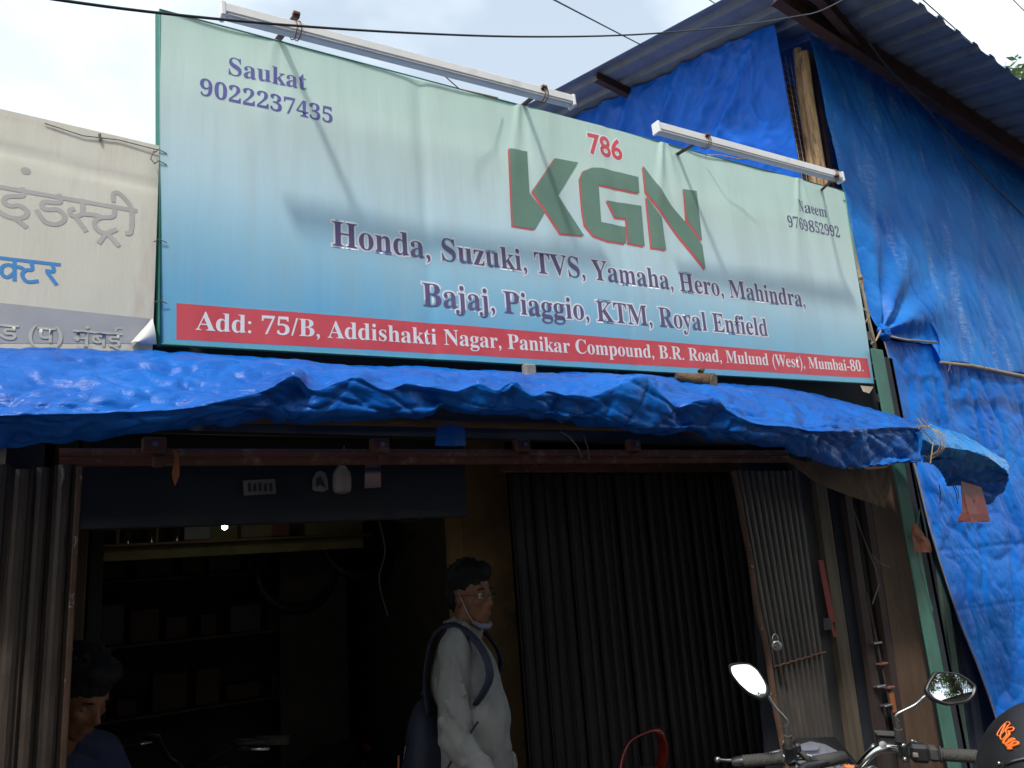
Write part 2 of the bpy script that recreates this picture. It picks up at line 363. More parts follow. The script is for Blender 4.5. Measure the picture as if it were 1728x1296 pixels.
# ------------------------------------------------------------------ object helpers
def tag(o, label=None, cat=None, group=None, kind=None):
    if label: o['label'] = label
    if cat: o['category'] = cat
    if group: o['group'] = group
    if kind: o['kind'] = kind
    return o
def thing(name, label, cat, loc=(0, 0, 0), rz=0.0, group=None):
    o = bpy.data.objects.new(name, None); COL.objects.link(o)
    o.location = loc; o.rotation_euler = (0, 0, rz); o.empty_display_size = 0.1
    return tag(o, label, cat, group)
def origin(p):
    v = Vector((0, 0, 0))
    while p is not None:
        v += p.location; p = p.parent
    return v
class MB:
    """collects shapes in world (or local) coordinates, then links them as ONE mesh object"""
    def __init__(s): s.v = []; s.f = []
    def add(s, vs, fs):
        k = len(s.v); s.v.extend([tuple(float(c) for c in p) for p in vs]); s.f.extend([tuple(i + k for i in f) for f in fs]); return s
    def box(s, c, d, rot=None):
        c = Vector(c); vs = []
        for z in (-.5, .5):
            for x, y in ((-.5, -.5), (.5, -.5), (.5, .5), (-.5, .5)):
                p = Vector((x * d[0], y * d[1], z * d[2]))
                if rot is not None: p = rot @ p
                vs.append(c + p)
        return s.add(vs, [(3, 2, 1, 0), (4, 5, 6, 7), (0, 1, 5, 4), (1, 2, 6, 5), (2, 3, 7, 6), (3, 0, 4, 7)])
    def cbox(s, c, d, b=0.003, rot=None):
        """box with chamfered vertical and horizontal edges"""
        c = Vector(c); hx, hy, hz = d[0] / 2, d[1] / 2, d[2] / 2
        b = min(b, hx * .9, hy * .9, hz * .9)
        bm = bmesh.new(); bmesh.ops.create_cube(bm, size=1)
        for v in bm.verts: v.co = Vector((v.co.x * d[0], v.co.y * d[1], v.co.z * d[2]))
        bmesh.ops.bevel(bm, geom=list(bm.edges), offset=b, segments=1, affect='EDGES')
        bm.verts.ensure_lookup_table(); bm.verts.index_update()
        vs = [c + (rot @ v.co if rot is not None else v.co) for v in bm.verts]
        fs = [tuple(v.index for v in f.verts) for f in bm.faces]
        bm.free(); return s.add(vs, fs)
    def tube(s, pts, r, n=8, caps=True, sq=1.0):
        pts = [Vector(p) for p in pts]
        rs = r if isinstance(r, (list, tuple)) else [r] * len(pts)
        rings = []; prev = None
        for i, p in enumerate(pts):
            d = (pts[min(i + 1, len(pts) - 1)] - pts[max(i - 1, 0)]).normalized()
            if prev is None:
                a = Vector((0, 0, 1)) if abs(d.z) < .9 else Vector((1, 0, 0))
                u = d.cross(a).normalized()
            else:
                u = (prev - d * prev.dot(d)).normalized()
            prev = u; w = d.cross(u)
            rings.append([p + (u * math.cos(t) + w * math.sin(t) * sq) * rs[i] for t in [2 * math.pi * j / n for j in range(n)]])
        vs = [q for rg in rings for q in rg]; fs = []
        for i in range(len(rings) - 1):
            for j in range(n):
                k = (j + 1) % n
                fs.append((i * n + j, i * n + k, (i + 1) * n + k, (i + 1) * n + j))
        if caps:
            fs.append(tuple(range(n - 1, -1, -1))); fs.append(tuple((len(rings) - 1) * n + j for j in range(n)))
        return s.add(vs, fs)
    def prism(s, poly, off):
        """closed outline (3-D points) pushed along off"""
        n = len(poly); off = Vector(off)
        vs = [Vector(p) for p in poly] + [Vector(p) + off for p in poly]
        fs = [tuple(range(n)), tuple(range(2 * n - 1, n - 1, -1))] + [(i, i + n, (i + 1) % n + n, (i + 1) % n) for i in range(n)]
        return s.add(vs, fs)
    def sphere(s, c, r, n=12, m=8, rot=None):
        r = (r, r, r) if not isinstance(r, (tuple, list)) else r
        c = Vector(c); vs = [c + (rot @ Vector((0, 0, r[2])) if rot is not None else Vector((0, 0, r[2])))]; fs = []
        for i in range(1, m):
            a = math.pi * i / m
            for j in range(n):
                b = 2 * math.pi * j / n
                q = Vector((r[0] * math.sin(a) * math.cos(b), r[1] * math.sin(a) * math.sin(b), r[2] * math.cos(a)))
                vs.append(c + (rot @ q if rot is not None else q))
        q = Vector((0, 0, -r[2])); vs.append(c + (rot @ q if rot is not None else q))
        for j in range(n): fs.append((0, 1 + j, 1 + (j + 1) % n))
        for i in range(m - 2):
            for j in range(n):
                a = 1 + i * n + j; b = 1 + i * n + (j + 1) % n
                fs.append((a, a + n, b + n, b))
        e = len(vs) - 1
        for j in range(n): fs.append((e, 1 + (m - 2) * n + (j + 1) % n, 1 + (m - 2) * n + j))
        return s.add(vs, fs)
    def lathe(s, prof, c, axis=(0, 0, 1), n=16):
        """prof: (radius, height) pairs along axis from c"""
        c = Vector(c); q = Vector((0, 0, 1)).rotation_difference(Vector(axis).normalized())
        vs = []; fs = []
        for r_, h in prof:
            for j in range(n):
                a = 2 * math.pi * j / n
                vs.append(c + q @ Vector((r_ * math.cos(a), r_ * math.sin(a), h)))
        for i in range(len(prof) - 1):
            for j in range(n):
                k = (j + 1) % n
                fs.append((i * n + j, i * n + k, (i + 1) * n + k, (i + 1) * n + j))
        fs.append(tuple(range(n - 1, -1, -1))); fs.append(tuple((len(prof) - 1) * n + j for j in range(n)))
        return s.add(vs, fs)
    def build(s, name, m, parent=None, smooth=False, loc=None, local=False, uv=None):
        o0 = Vector(loc) if loc is not None else Vector((0, 0, 0))
        base = (origin(parent) if parent is not None else Vector((0, 0, 0))) if not local else Vector((0, 0, 0))
        me = bpy.data.meshes.new(name)
        me.from_pydata([tuple(Vector(p) - base - o0) for p in s.v], [], s.f)
        me.update()
        if smooth:
            me.polygons.foreach_set('use_smooth', [True] * len(me.polygons))
            if smooth == 'auto':
                try: me.set_sharp_from_angle(angle=rad(38))
                except Exception: pass
        if uv is not None:
            lay = me.uv_layers.new(name='UVMap')
            for lp in me.loops: lay.data[lp.index].uv = uv[lp.vertex_index]
        if m: me.materials.append(m)
        o = bpy.data.objects.new(name, me); COL.objects.link(o)
        o.location = o0
        if parent is not None: o.parent = parent
        return o
def copy_of(o, parent=None, loc=None, rot=None):
    c = o.copy(); COL.objects.link(c)
    if parent is not None: c.parent = parent
    if loc is not None: c.location = loc
    if rot is not None: c.rotation_euler = rot
    return c
def copy_tree(o, parent=None):
    c = o.copy(); COL.objects.link(c); c.parent = parent
    for ch in list(o.children): copy_tree(ch, c)
    return c

# ---- cloth: a coarse net of 3-D points, smoothly filled in, then creased
def spline_mat(n, m):
    """m samples of a natural-ish Catmull-Rom through n points"""
    W = np.zeros((m, n))
    for k in range(m):
        t = k / (m - 1) * (n - 1); i = min(int(t), n - 2); u = t - i
        w = [-.5 * u + u * u - .5 * u ** 3, 1 - 2.5 * u * u + 1.5 * u ** 3, .5 * u + 2 * u * u - 1.5 * u ** 3, -.5 * u * u + .5 * u ** 3]
        for j, q in zip((i - 1, i, i + 1, i + 2), w):
            W[k, min(max(j, 0), n - 1)] += q
    return W
def fill(net, mu, mv):
    net = np.array(net, float)
    A = spline_mat(net.shape[0], mu); B = spline_mat(net.shape[1], mv)
    return np.einsum('ai,bj,ijk->abk', A, B, net)
def cloth(name, net, mu, mv, m, parent=None, crease=None, loc=None, thick=0.0):
    g = fill(net, mu, mv)
    du = np.gradient(g, axis=0); dv = np.gradient(g, axis=1)
    nn = np.cross(du, dv); nn /= (np.linalg.norm(nn, axis=2, keepdims=True) + 1e-9)
    if crease is not None:
        for i in range(mu):
            for j in range(mv):
                g[i, j] += nn[i, j] * crease(i / (mu - 1), j / (mv - 1), g[i, j])
    b = MB()
    fs = [(i * mv + j, i * mv + j + 1, (i + 1) * mv + j + 1, (i + 1) * mv + j) for i in range(mu - 1) for j in range(mv - 1)]
    b.add(g.reshape(-1, 3), fs)
    o = b.build(name, m, parent, smooth=True, loc=loc)
    if thick:
        md = o.modifiers.new('thickness', 'SOLIDIFY'); md.thickness = thick; md.offset = 0
    return o
def rn(p, s, off=0.0):
    return noise.noise(Vector((p[0] * s + off, p[1] * s + off * 1.7, p[2] * s - off)))
def ridge(p, s, off=0.0, k=2.0):
    return (1.0 - min(1.0, abs(rn(p, s, off)) * k)) ** 2
def crumple(amp, s=6.0, off=0.0, st=(1, 1, 1)):
    def f(u, v, p):
        q = (p[0] * st[0], p[1] * st[1], p[2] * st[2])
        w = (q[0] + .12 * rn(q, 2.5, 9), q[1], q[2] + .12 * rn(q, 2.5, 4))
        return amp * (ridge(w, s, off) * .9 + .5 * ridge(w, s * 2.3, off + 5) + 1.1 * rn(w, s * .5, off + 2) + .25 * ridge(w, s * 5.1, off + 8))
    return f

# ---- flat print: glyph outlines laid on a surface
def math_bold(t):
    o = ''
    for c in t:
        if 'A' <= c <= 'Z': o += chr(0x1D400 + ord(c) - 65)
        elif 'a' <= c <= 'z': o += chr(0x1D41A + ord(c) - 97)
        elif '0' <= c <= '9': o += chr(0x1D7CE + ord(c) - 48)
        else: o += c
    return o
def glyphs(body, offset=0.0):
    cu = bpy.data.curves.new('txt', 'FONT'); cu.body = body; cu.resolution_u = 4; cu.offset = offset
    o = bpy.data.objects.new('txt', cu); COL.objects.link(o)
    dg = bpy.context.evaluated_depsgraph_get()
    me = bpy.data.meshes.new_from_object(o.evaluated_get(dg))
    bpy.data.objects.remove(o); bpy.data.curves.remove(cu)
    bm = bmesh.new(); bm.from_mesh(me); bpy.data.meshes.remove(me)
    bmesh.ops.remove_doubles(bm, verts=bm.verts, dist=1e-5)
    bmesh.ops.triangulate(bm, faces=list(bm.faces))
    return bm
def bbox2(bm):
    xs = [v.co.x for v in bm.verts]; return min(xs), max(xs)
def lay(bm, name, fn, m, parent, maxlen=None, stagger=0.0):
    """fn maps flat (x, y) to the surface point at lift 0; triangles are cut small enough to follow it"""
    for v in bm.verts: v.co = Vector(fn(v.co.x, v.co.y))
    if maxlen:
        for _ in range(7):
            es = [e for e in bm.edges if e.calc_length() > maxlen]
            if not es: break
            bmesh.ops.subdivide_edges(bm, edges=es, cuts=1)
            bmesh.ops.triangulate(bm, faces=[f for f in bm.faces if len(f.verts) > 3])
    isl = {}
    if stagger:
        k = 0
        for v in bm.verts:
            if v in isl: continue
            st = [v]; isl[v] = k
            while st:
                a = st.pop()
                for e in a.link_edges:
                    b2 = e.other_vert(a)
                    if b2 not in isl: isl[b2] = k; st.append(b2)
            k += 1
    for v in bm.verts:
        p = banner_pt(v.co.x, v.co.z, -v.co.y) if fn.__name__ == 'on_banner' else v.co.copy()
        if stagger: p = Vector(p) + Vector((0, -stagger * (isl[v] % 3), 0))
        v.co = p
    base = origin(parent)
    for v in bm.verts: v.co -= base
    me = bpy.data.meshes.new(name)
    bm.normal_update(); bm.to_mesh(me); bm.free()
    me.polygons.foreach_set('use_smooth', [True] * len(me.polygons))
    me.materials.append(m)
    o = bpy.data.objects.new(name, me); COL.objects.link(o); o.parent = parent
    return o

# ================================================================== SETTING: ground, road
b = MB(); b.add([(-150, -150, 0), (150, -150, 0), (150, 150, 0), (-150, 150, 0)], [(0, 1, 2, 3)])
tag(b.build('ground', m_ground), kind='structure')
b = MB(); b.add([(-150, -7.2, .004), (150, -7.2, .004), (150, -1.6, .004), (-150, -1.6, .004)], [(0, 1, 2, 3)])
tag(b.build('road', m_asphalt), kind='structure')

# ================================================================== SHOP BUILDING
def facade_x(px, py, y=0.0): return float(PY(px, py, y)[0])
shop = thing('shop_building', 'narrow repair shop with dark open front under the blue awning and big banner', 'shop', (0.1, 0.1, 0))
# shell
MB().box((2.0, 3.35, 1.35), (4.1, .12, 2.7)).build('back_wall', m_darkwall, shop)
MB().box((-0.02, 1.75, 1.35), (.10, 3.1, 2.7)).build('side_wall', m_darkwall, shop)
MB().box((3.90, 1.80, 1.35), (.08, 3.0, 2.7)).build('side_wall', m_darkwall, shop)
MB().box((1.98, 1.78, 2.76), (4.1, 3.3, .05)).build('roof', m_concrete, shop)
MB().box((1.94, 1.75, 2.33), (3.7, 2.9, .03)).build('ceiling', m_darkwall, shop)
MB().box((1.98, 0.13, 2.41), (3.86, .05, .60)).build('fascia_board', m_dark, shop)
MB().box((1.3, 1.7, .012), (2.4, 3.1, .024)).build('shop_floor', m_concrete, shop)
x0, x1 = facade_x(772, 800, .80), facade_x(856, 800, .80)
MB().cbox(((x0 + x1) / 2, .88, 1.15), (x1 - x0, .16, 2.30), .006).build('pillar', m_yellow, shop)
# wall dividing the open bay from the shuttered bay
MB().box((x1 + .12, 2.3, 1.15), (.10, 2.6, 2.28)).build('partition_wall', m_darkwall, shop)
# brown door post and blue post at the left jamb
dpa, dpb = facade_x(126, 900, .62), facade_x(150, 900, .62)
MB().cbox(((dpa + dpb) / 2, .65, 1.1), (dpb - dpa, .05, 2.18), .004).build('door_post', m_ply, shop)
MB().cbox((facade_x(165, 900, .72), .75, 1.1), (.045, .05, 2.18), .004).build('door_post', m_blueboard, shop)
# rails under the awning
for (ya, yb, yy, hh, dd) in ((764, 764, .02, .016, .03), (777, 775, .05, .022, .03)):
    a, c = PY(100, ya, yy), PY(1330, yb, yy)
    MB().tube([a, c], hh * .75, 8).build('lintel_rail', m_rail, shop, smooth='auto')
for px in (260, 640, 880, 1068):
    p = PY(px, 752, .0)
    r_ = MB().cbox(p, (.062, .03, .045), .004).build('rail_bracket', m_rail, shop)
    MB().tube([p + np.array([.0, -.018, 0]), p + np.array([.0, -.03, 0])], .008, 8).build('bolt', m_steel, r_)
    MB().cbox(p + np.array([.012, .0, -.045]), (.03, .02, .03), .003).build('hanger_plate', m_rail, shop)
# deep blue header board behind the rails, with a lower section
pa, pb = PY(140, 785, .22), PY(790, 872, .22)
MB().cbox(((pa[0] + pb[0]) / 2, .235, (2.12 + pb[2]) / 2), (pb[0] - pa[0], .03, 2.12 - pb[2]), .004).build('header_board', m_blueboard, shop)
# loft shelf seen below it, lit by the bulb
q1, q2 = PY(180, 885, 1.95), PY(545, 882, 1.95)
zt = PY(350, 884, 1.95)[2]; zb = PY(350, 938, 1.95)[2]; zs = PY(350, 915, 1.95)[2]
MB().cbox(((q1[0] + q2[0]) / 2 + .1, 2.0, (zt + zb) / 2 + .08), (q2[0] - q1[0] + .3, .03, zt - zb + .16), .004).build('loft_panel', m_olive, shop)
MB().cbox(((q1[0] + q2[0]) / 2 + .1, 1.93, zs), (q2[0] - q1[0] + .3, .16, .014), .003).build('loft_shelf', m_ply, shop)
MB().cbox((1.55, 2.6, 1.1), (.42, .05, 1.5), .004).build('inner_door', m_darkwall, shop)

# slat shutters: interlocking vertical slats
def slat_mesh(w, h, d=0.012):
    b = MB(); n = 8
    prof = [(-w / 2, 0), (-w * .36, 0), (-w * .30, -d * .5), (-w * .12, -d), (w * .12, -d), (w * .30, -d * .5), (w * .36, 0), (w * .5, 0)]
    back = [(x, y + .002) for x, y in prof]
    k = len(prof)
    vs = [(x, y, z) for z in (0, h) for x, y in prof] + [(x, y, z) for z in (0, h) for x, y in back]
    fs = []
    for i in range(k - 1):
        fs.append((i, i + 1, i + 1 + k, i + k)); fs.append((2 * k + i, 3 * k + i, 3 * k + i + 1, 2 * k + i + 1))
    fs.append((0, k, 3 * k, 2 * k)); fs.append((k - 1, 3 * k - 1, 4 * k - 1, 2 * k - 1)[::-1])
    b.add(vs, fs); return b
gate = thing('slat_gate', 'dark paint-chipped gate of upright metal slats at the left jamb, boy behind it', 'gate', (-1.3, 0.0, 0))
sp = .0475; xr = 0.100
first = slat_mesh(sp, 1.97).build('slat', m_slat, gate, local=True)
first.location = (xr - sp / 2 + 1.3, 0, .02)
for i in range(1, 30):
    c = copy_of(first, gate, (xr - sp / 2 - i * sp + 1.3, .004 * math.sin(i * 2.7) + .003 * (i % 2), .02 - .006 * (i % 3)), (.004 * math.sin(i * 5.0), 0, .12 * math.sin(i * 1.9)))
MB().cbox((xr + .008, .0, 1.0), (.014, .035, 1.97), .003).build('edge_strip', m_rust, gate)
MB().cbox((-.65, -.022, 1.20), (1.5, .006, .035), .002).build('cross_bar', m_slat, gate)
MB().cbox((-.65, -.022, .55), (1.5, .006, .035), .002).build('cross_bar', m_slat, gate)
for (px, py, ln) in ((106, 790, .05), (128, 905, .03)):
    p = PY(px, py, -.02)
    MB().tube([p, p + np.array([.002, -.004, -ln * .5]), p + np.array([-.003, .0, -ln])], [.004, .003, .001], 5).build('paint_flake', m_paper, gate)

# closed shutter bay right of the pillar
shut = thing('closed_shutter', 'closed dark upright-slat shutter between the plaster pillar and the grey folding door', 'shutter', (1.98, .50, 0))
xa, xb = facade_x(858, 800, .50), facade_x(1270, 790, .50)
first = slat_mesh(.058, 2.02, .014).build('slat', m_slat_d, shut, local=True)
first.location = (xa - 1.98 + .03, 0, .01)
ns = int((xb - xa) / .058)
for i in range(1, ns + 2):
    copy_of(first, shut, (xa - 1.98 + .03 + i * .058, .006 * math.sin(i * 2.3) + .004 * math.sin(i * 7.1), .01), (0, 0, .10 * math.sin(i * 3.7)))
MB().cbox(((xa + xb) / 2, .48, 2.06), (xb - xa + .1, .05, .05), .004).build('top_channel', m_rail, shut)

# ribbed folded door leaning between the shutter and the posts
A0, A1 = PY(1240, 795, .06), PY(1345, 795, .06)
B0, B1 = PY(1329, 1290, .00), PY(1412, 1290, -.0)
fold = thing('folding_door', 'grey ribbed folding door leaning outward with a rusty edge and round padlock', 'door', (A0[0], .06, 0))
def lerp(a, b_, t): return np.array(a) * (1 - t) + np.array(b_) * t
BZ = 0.02
def down_to(a, b_, z):
    t = (z - a[2]) / (b_[2] - a[2]); return lerp(a, b_, t)
B0, B1 = down_to(A0, B0, BZ), down_to(A1, B1, BZ)
nr = 10
for i in range(nr):
    t0, t1 = i / nr, (i + 1) / nr
    a0, a1, b0, b1 = lerp(A0, A1, t0), lerp(A0, A1, t1), lerp(B0, B1, t0), lerp(B0, B1, t1)
    g = MB()
    prof = [(0, 0), (.12, 0), (.28, -.014), (.62, -.014), (.82, 0), (1, 0)]
    vs = []
    for (p0, p1) in ((a0, a1), (lerp(a0, b0, .5), lerp(a1, b1, .5)), (b0, b1)):
        for t, dd in prof: vs.append(lerp(p0, p1, t) + np.array([0, dd, 0]))
    for (p0, p1) in ((a0, a1), (lerp(a0, b0, .5), lerp(a1, b1, .5)), (b0, b1)):
        for t, dd in prof: vs.append(lerp(p0, p1, t) + np.array([0, dd + .003, 0]))
    k = len(prof)
    for r_ in range(2):
        for j in range(k - 1):
            g.add([vs[r_ * k + j], vs[r_ * k + j + 1], vs[(r_ + 1) * k + j + 1], vs[(r_ + 1) * k + j]], [(0, 3, 2, 1)])
            g.add([vs[(r_ + 3) * k + j], vs[(r_ + 3) * k + j + 1], vs[(r_ + 4) * k + j + 1], vs[(r_ + 4) * k + j]], [(0, 1, 2, 3)])
    g.build('slat', m_slat_g, fold)
e0, e1 = A0 + np.array([-.02, -.012, 0]), B0 + np.array([-.02, -.012, 0])
wob = [lerp(e0, e1, t) + np.array([.004 * math.sin(t * 37), .004 * math.cos(t * 23), 0]) for t in np.linspace(0, 1, 26)]
MB().tube(wob, .013, 6).build('rusty_edge', m_rust, fold)
for tt in (.42, .74):
    c0, c1 = lerp(A0, B0, tt) + np.array([0, -.02, 0]), lerp(A1, B1, tt) + np.array([0, -.02, .02])
    nseg = 20
    MB().tube([lerp(c0, c1, i / nseg) + np.array([0, .004 * math.sin(i * 3.1), .003 * math.sin(i * 2.2)]) for i in range(nseg + 1)], .004, 5).build('binding_wire', m_rustwire, fold)
# padlock
pc = PY(1310, 1090, -.06)
lock = thing('padlock', 'round steel padlock hanging on the rusty edge of the grey ribbed door', 'padlock', tuple(pc))
MB().lathe([(.0, -.009), (.017, -.009), (.0205, -.006), (.0205, .006), (.017, .009), (.0, .009)], pc, (.5, .85, .0), 20).build('lock_body', m_steel, lock, smooth='auto')
pr = np.array([.85, -.5, 0]); 
MB().tube([pc + pr * (.012 * math.cos(a)) + np.array([0, 0, .022 + .024 * math.sin(a)]) for a in np.linspace(-.3, math.pi + .3, 12)], .003, 6).build('shackle', m_chrome, lock, smooth=True)
q = ray(1310, 1090)
MB().lathe([(.0, 0), (.012, 0), (.012, .002), (0, .002)], pc - q * .0105, tuple(-q), 16).build('keyhole_plate', m_slat, lock)
MB().cbox(pc - q * .0135 , (.016, .002, .003), .0005).build('raised_line', m_steel, lock)

# upright boards between folding door and green post
def board(name, pxs, yy, m, par, d=.03, zt=2.3, zb=0.01):
    """upright board whose top and bottom edges are read from the four sight lines"""
    (a, c), (e, g) = pxs                     # (x left, x right) at y=800 and at y=1290
    tl, tr, bl, br = PY(a, 800, yy), PY(c, 800, yy), PY(e, 1290, yy), PY(g, 1290, yy)
    def ext(t, b_, z): return down_to(t, b_, z)
    poly = [ext(bl, tl, zb), ext(br, tr, zb), ext(br, tr, zt), ext(bl, tl, zt)]
    return MB().prism(poly, (0, d, 0)).build(name, m, par)
side = thing('board_partition', 'partition of dark upright boards and plywood left of the green post', 'partition', (3.4, .1, 0))
m_b1 = mat("grey_board", (0.025, 0.025, 0.028), (0.045, 0.042, 0.04), rough=.8, stretch=(1, 1, .2))
m_b2 = mat("tan_batten", (0.06, 0.045, 0.03), (0.11, 0.085, 0.055), rough=.8, stretch=(3, 3, .3), bump=.4)
m_b3 = mat("brown_board", (0.03, 0.018, 0.016), (0.055, 0.032, 0.028), rough=.8, stretch=(1, 1, .2))
board('board', ((1340, 1372), (1410, 1440)), .08, m_b1, side)
board('board', ((1374, 1392), (1441, 1462)), .05, m_b2, side)
board('board', ((1394, 1420), (1463, 1490)), .09, m_dark, side)
board('board', ((1421, 1432), (1491, 1505)), .04, m_b3, side)
board('board', ((1434, 1452), (1506, 1524)), .10, m_b1, side)
board('board', ((1452, 1462), (1526, 1536)), .05, m_b3, side)
board('plywood_sheet', ((1463, 1508), (1537, 1592)), .07, m_ply, side)
board('backing_sheet', ((1262, 1540), (1300, 1600)), .16, m_dark, side)
# red paint strokes on the board
for (a, c, w) in (((1385, 945), (1405, 1050), 9), ((1402, 1050), (1410, 1075), 6)):
    p0, p1, = PY(a[0] - w / 2, a[1], .047), PY(a[0] + w / 2, a[1], .047)
    p2, p3 = PY(c[0] + w / 2, c[1], .047), PY(c[0] - w / 2, c[1], .047)
    MB().prism([p0, p1, p2, p3], (0, .002, 0)).build('red_paint_stroke', m_redp, side)
p = PY(1396, 1055, .046); MB().prism([PY(1389, 1044, .046), PY(1402, 1042, .046), PY(1404, 1062, .046), PY(1391, 1064, .046)], (0, .001, 0)).build('sticker', m_b1, side)
# ladder-like bracket strip
st_ = thing('cable_strip', 'narrow upright metal strip with small brackets between dark boards and brown plywood', 'bracket strip', (3.4, .03, 0))
for (py, px) in ((1085, 1478), (1120, 1488), (1158, 1484), (1160, 1500), (1190, 1496)):
    p = PY(px, py, .02); MB().cbox(p, (.06, .03, .008), .002).build('bracket', m_steel if px % 3 else m_rail, st_)
MB().tube([PY(1462, 1000, .02), PY(1500, 1180, .02), PY(1512, 1235, .02)], .006, 6).build('strip', m_b3, st_)
p = PY(1506, 1185, .02); MB().cbox(p, (.035, .01, .09), .002).build('orange_tag', mat("dull_orange", (.3, .09, .02), rough=.7), st_)
# cobweb wires hanging there
MB().tube([PY(1440, 860, .0), PY(1462, 920, -.01), PY(1476, 955, -.01), PY(1484, 985, 0), PY(1472, 1020, .01)], .003, 5).build('hanging_wire', m_greycable, st_)
MB().tube([PY(1470, 935, .0), PY(1484, 950, -.02), PY(1502, 958, -.01)], .002, 5).build('hanging_wire', m_greycable, st_)

# green post pair
post = thing('green_post', 'tall green painted steel post at the right end of the shop front', 'post', (3.8, -.02, 0))
def upright(xa, xb, px_y, yy, z1, m, par, name, d=.04):
    a, c = PY(xa, px_y, yy)[0], PY(xb, px_y, yy)[0]
    return MB().cbox(((a + c) / 2, yy + d / 2, z1 / 2), (abs(c - a), d, z1), .004).build(name, m, par)
upright(1510, 1530, 800, -.03, 2.62, m_green, post, 'post_flange', .012)
upright(1541, 1547, 820, .02, 2.60, m_green, post, 'post_edge', .012)
upright(1532, 1548, 820,   .02, 2.60, m_dark, post, 'post_web', .02)
MB().tube([PY(1552, 860, -.05), PY(1545, 905, -.05), PY(1553, 960, -.05), PY(1574, 1030, -.05)], .004, 6).build('rope', m_green, post)
rag = PY(1548, 905, -.06)
o = cloth('rusty_rag', [[PY(x, y, -.07 + .01 * ((x + y) % 3)) for x in xs] for y, xs in ((885, (1536, 1541, 1546)), (900, (1538, 1548, 1556)), (915, (1540, 1552, 1566)), (932, (1544, 1556, 1570)))], 16, 12,
          mat("rust_rag", (.20, .07, .04), (.3, .12, .07), rough=.9, bump=.4), None, crumple(.008, 30))
tag(o, 'small rust coloured rag tied round the green post', 'rag')
MB().tube([PY(1568, 985, -.04), PY(1572, 1020, -.04)], .002, 5)
# red and dark scraps on post
gapb = thing('gap_boards', 'dark greenish planks in the gap between green post and blue tarpaulin', 'planks', (4.2, .32, 0))
m_gb = mat("mossy_plank", (.03, .06, .05), (.06, .10, .08), rough=.8, c3=(.1, .07, .04), s3=6)
m_gd = mat("navy_sheet_fold", (.010, .014, .03), (.018, .026, .05), rough=.8)
for (a, c, e, g, yy, m_) in ((1545, 1552, 1606, 1616, .30, m_gb), (1553, 1562, 1617, 1628, .33, m_gd), (1563, 1572, 1629, 1640, .31, m_gb), (1573, 1583, 1641, 1652, .34, m_gd), (1584, 1596, 1653, 1668, .32, m_gd), (1597, 1640, 1669, 1730, .36, m_gd)):
    board('plank', ((a, c), (e, g)), yy, m_, gapb, d=.02)
p = PY(1583, 1088, .29); MB().prism([PY(1574, 1078, .29), PY(1586, 1076, .29), PY(1592, 1100, .29), PY(1582, 1102, .29)], (0, .003, 0)).build('pink_scrap', mat("pinkish_red", (.35, .04, .06), rough=.7), gapb)

# ================================================================== BANNER SIGN
TL, TR, BL, BR = PY(269, 17, 0), PY(1424, 323, 0), PY(271, 581, 0), PY(1474, 648, 0)
sign = thing('banner_sign', 'wide pale blue repair-shop banner with KGN logo and red address band', 'sign', tuple((BL + BR) / 2))
TIES = [float(PY(470, 66, 0)[0]), float(PY(880, 190, 0)[0]), float(PY(1122, 262, 0)[0]), float(PY(1350, 322, 0)[0])]
TAMP = [.003, .008, .012, .010]
def banner_y(x, z):
    t = (x - TL[0]) / (TR[0] - TL[0])
    ztop = TL[2] + (TR[2] - TL[2]) * t; zbot = BL[2] + (BR[2] - BL[2]) * t
    v = (z - zbot) / (ztop - zbot)
    y = 0.012 * noise.noise(Vector((x * 1.1, 0, z * 1.3))) + .004 * noise.noise(Vector((x * 5 + 3, 0, z * .8)))
    for k, (tx, a) in enumerate(zip(TIES, TAMP)):
        dv = ztop - z
        for q, sl in enumerate((-.16, .02, .15)):
            cx = tx + sl * dv * (1 + .2 * k) + .01 * (q - 1)
            w = .016 + .05 * dv
            y -= a * math.exp(-((x - cx) / w) ** 2) * math.exp(-dv * (2.2 if q == 1 else 3.0)) * (1 if q != 1 else -.8)
    # seams where two long pleats run down the sheet
    for sx, a in ((float(PY(715, 300, 0)[0]), .004), (float(PY(1045, 400, 0)[0]), .0035)):
        y += a * math.exp(-((x - sx) / .028) ** 2)
    return y
def banner_pt(x, z, lift=0.0):
    return Vector((x, banner_y(x, z) - .004 - lift, z))
def on_quad(u, v):
    return (TL * (1 - u) + TR * u) * v + (BL * (1 - u) + BR * u) * (1 - v)
NU, NV = 640, 150
b = MB(); uvs = []
vs = []
for j in range(NV + 1):
    for i in range(NU + 1):
        p = on_quad(i / NU, j / NV); vs.append(banner_pt(p[0], p[2])); uvs.append((i / NU, j / NV))
b.add(vs, [(j * (NU + 1) + i, j * (NU + 1) + i + 1, (j + 1) * (NU + 1) + i + 1, (j + 1) * (NU + 1) + i) for j in range(NV) for i in range(NU)])
sheet = b.build('banner_sheet', m_banner, sign, smooth=True, uv=uvs)
# frame behind: square tube all round, uprights and braces
fr = MB()
off = np.array([0, .026, 0])
cr = [TL + off, TR + off, BR + off, BL + off]
for i in range(4):
    fr.tube([cr[i] + np.array([0, 0, (-.012 if i in (0, 3) and i != 3 else .012) if i in (0, 2) else 0]), cr[(i + 1) % 4] + np.array([0, 0, -.012 if i == 0 else (.012 if i == 2 else 0)])], .009, 4)
for u in (.25, .5, .75):
    fr.tube([on_quad(u, 1) + off, on_quad(u, 0) + off], .012, 4)
fr.build('sign_frame', m_teal, sign)
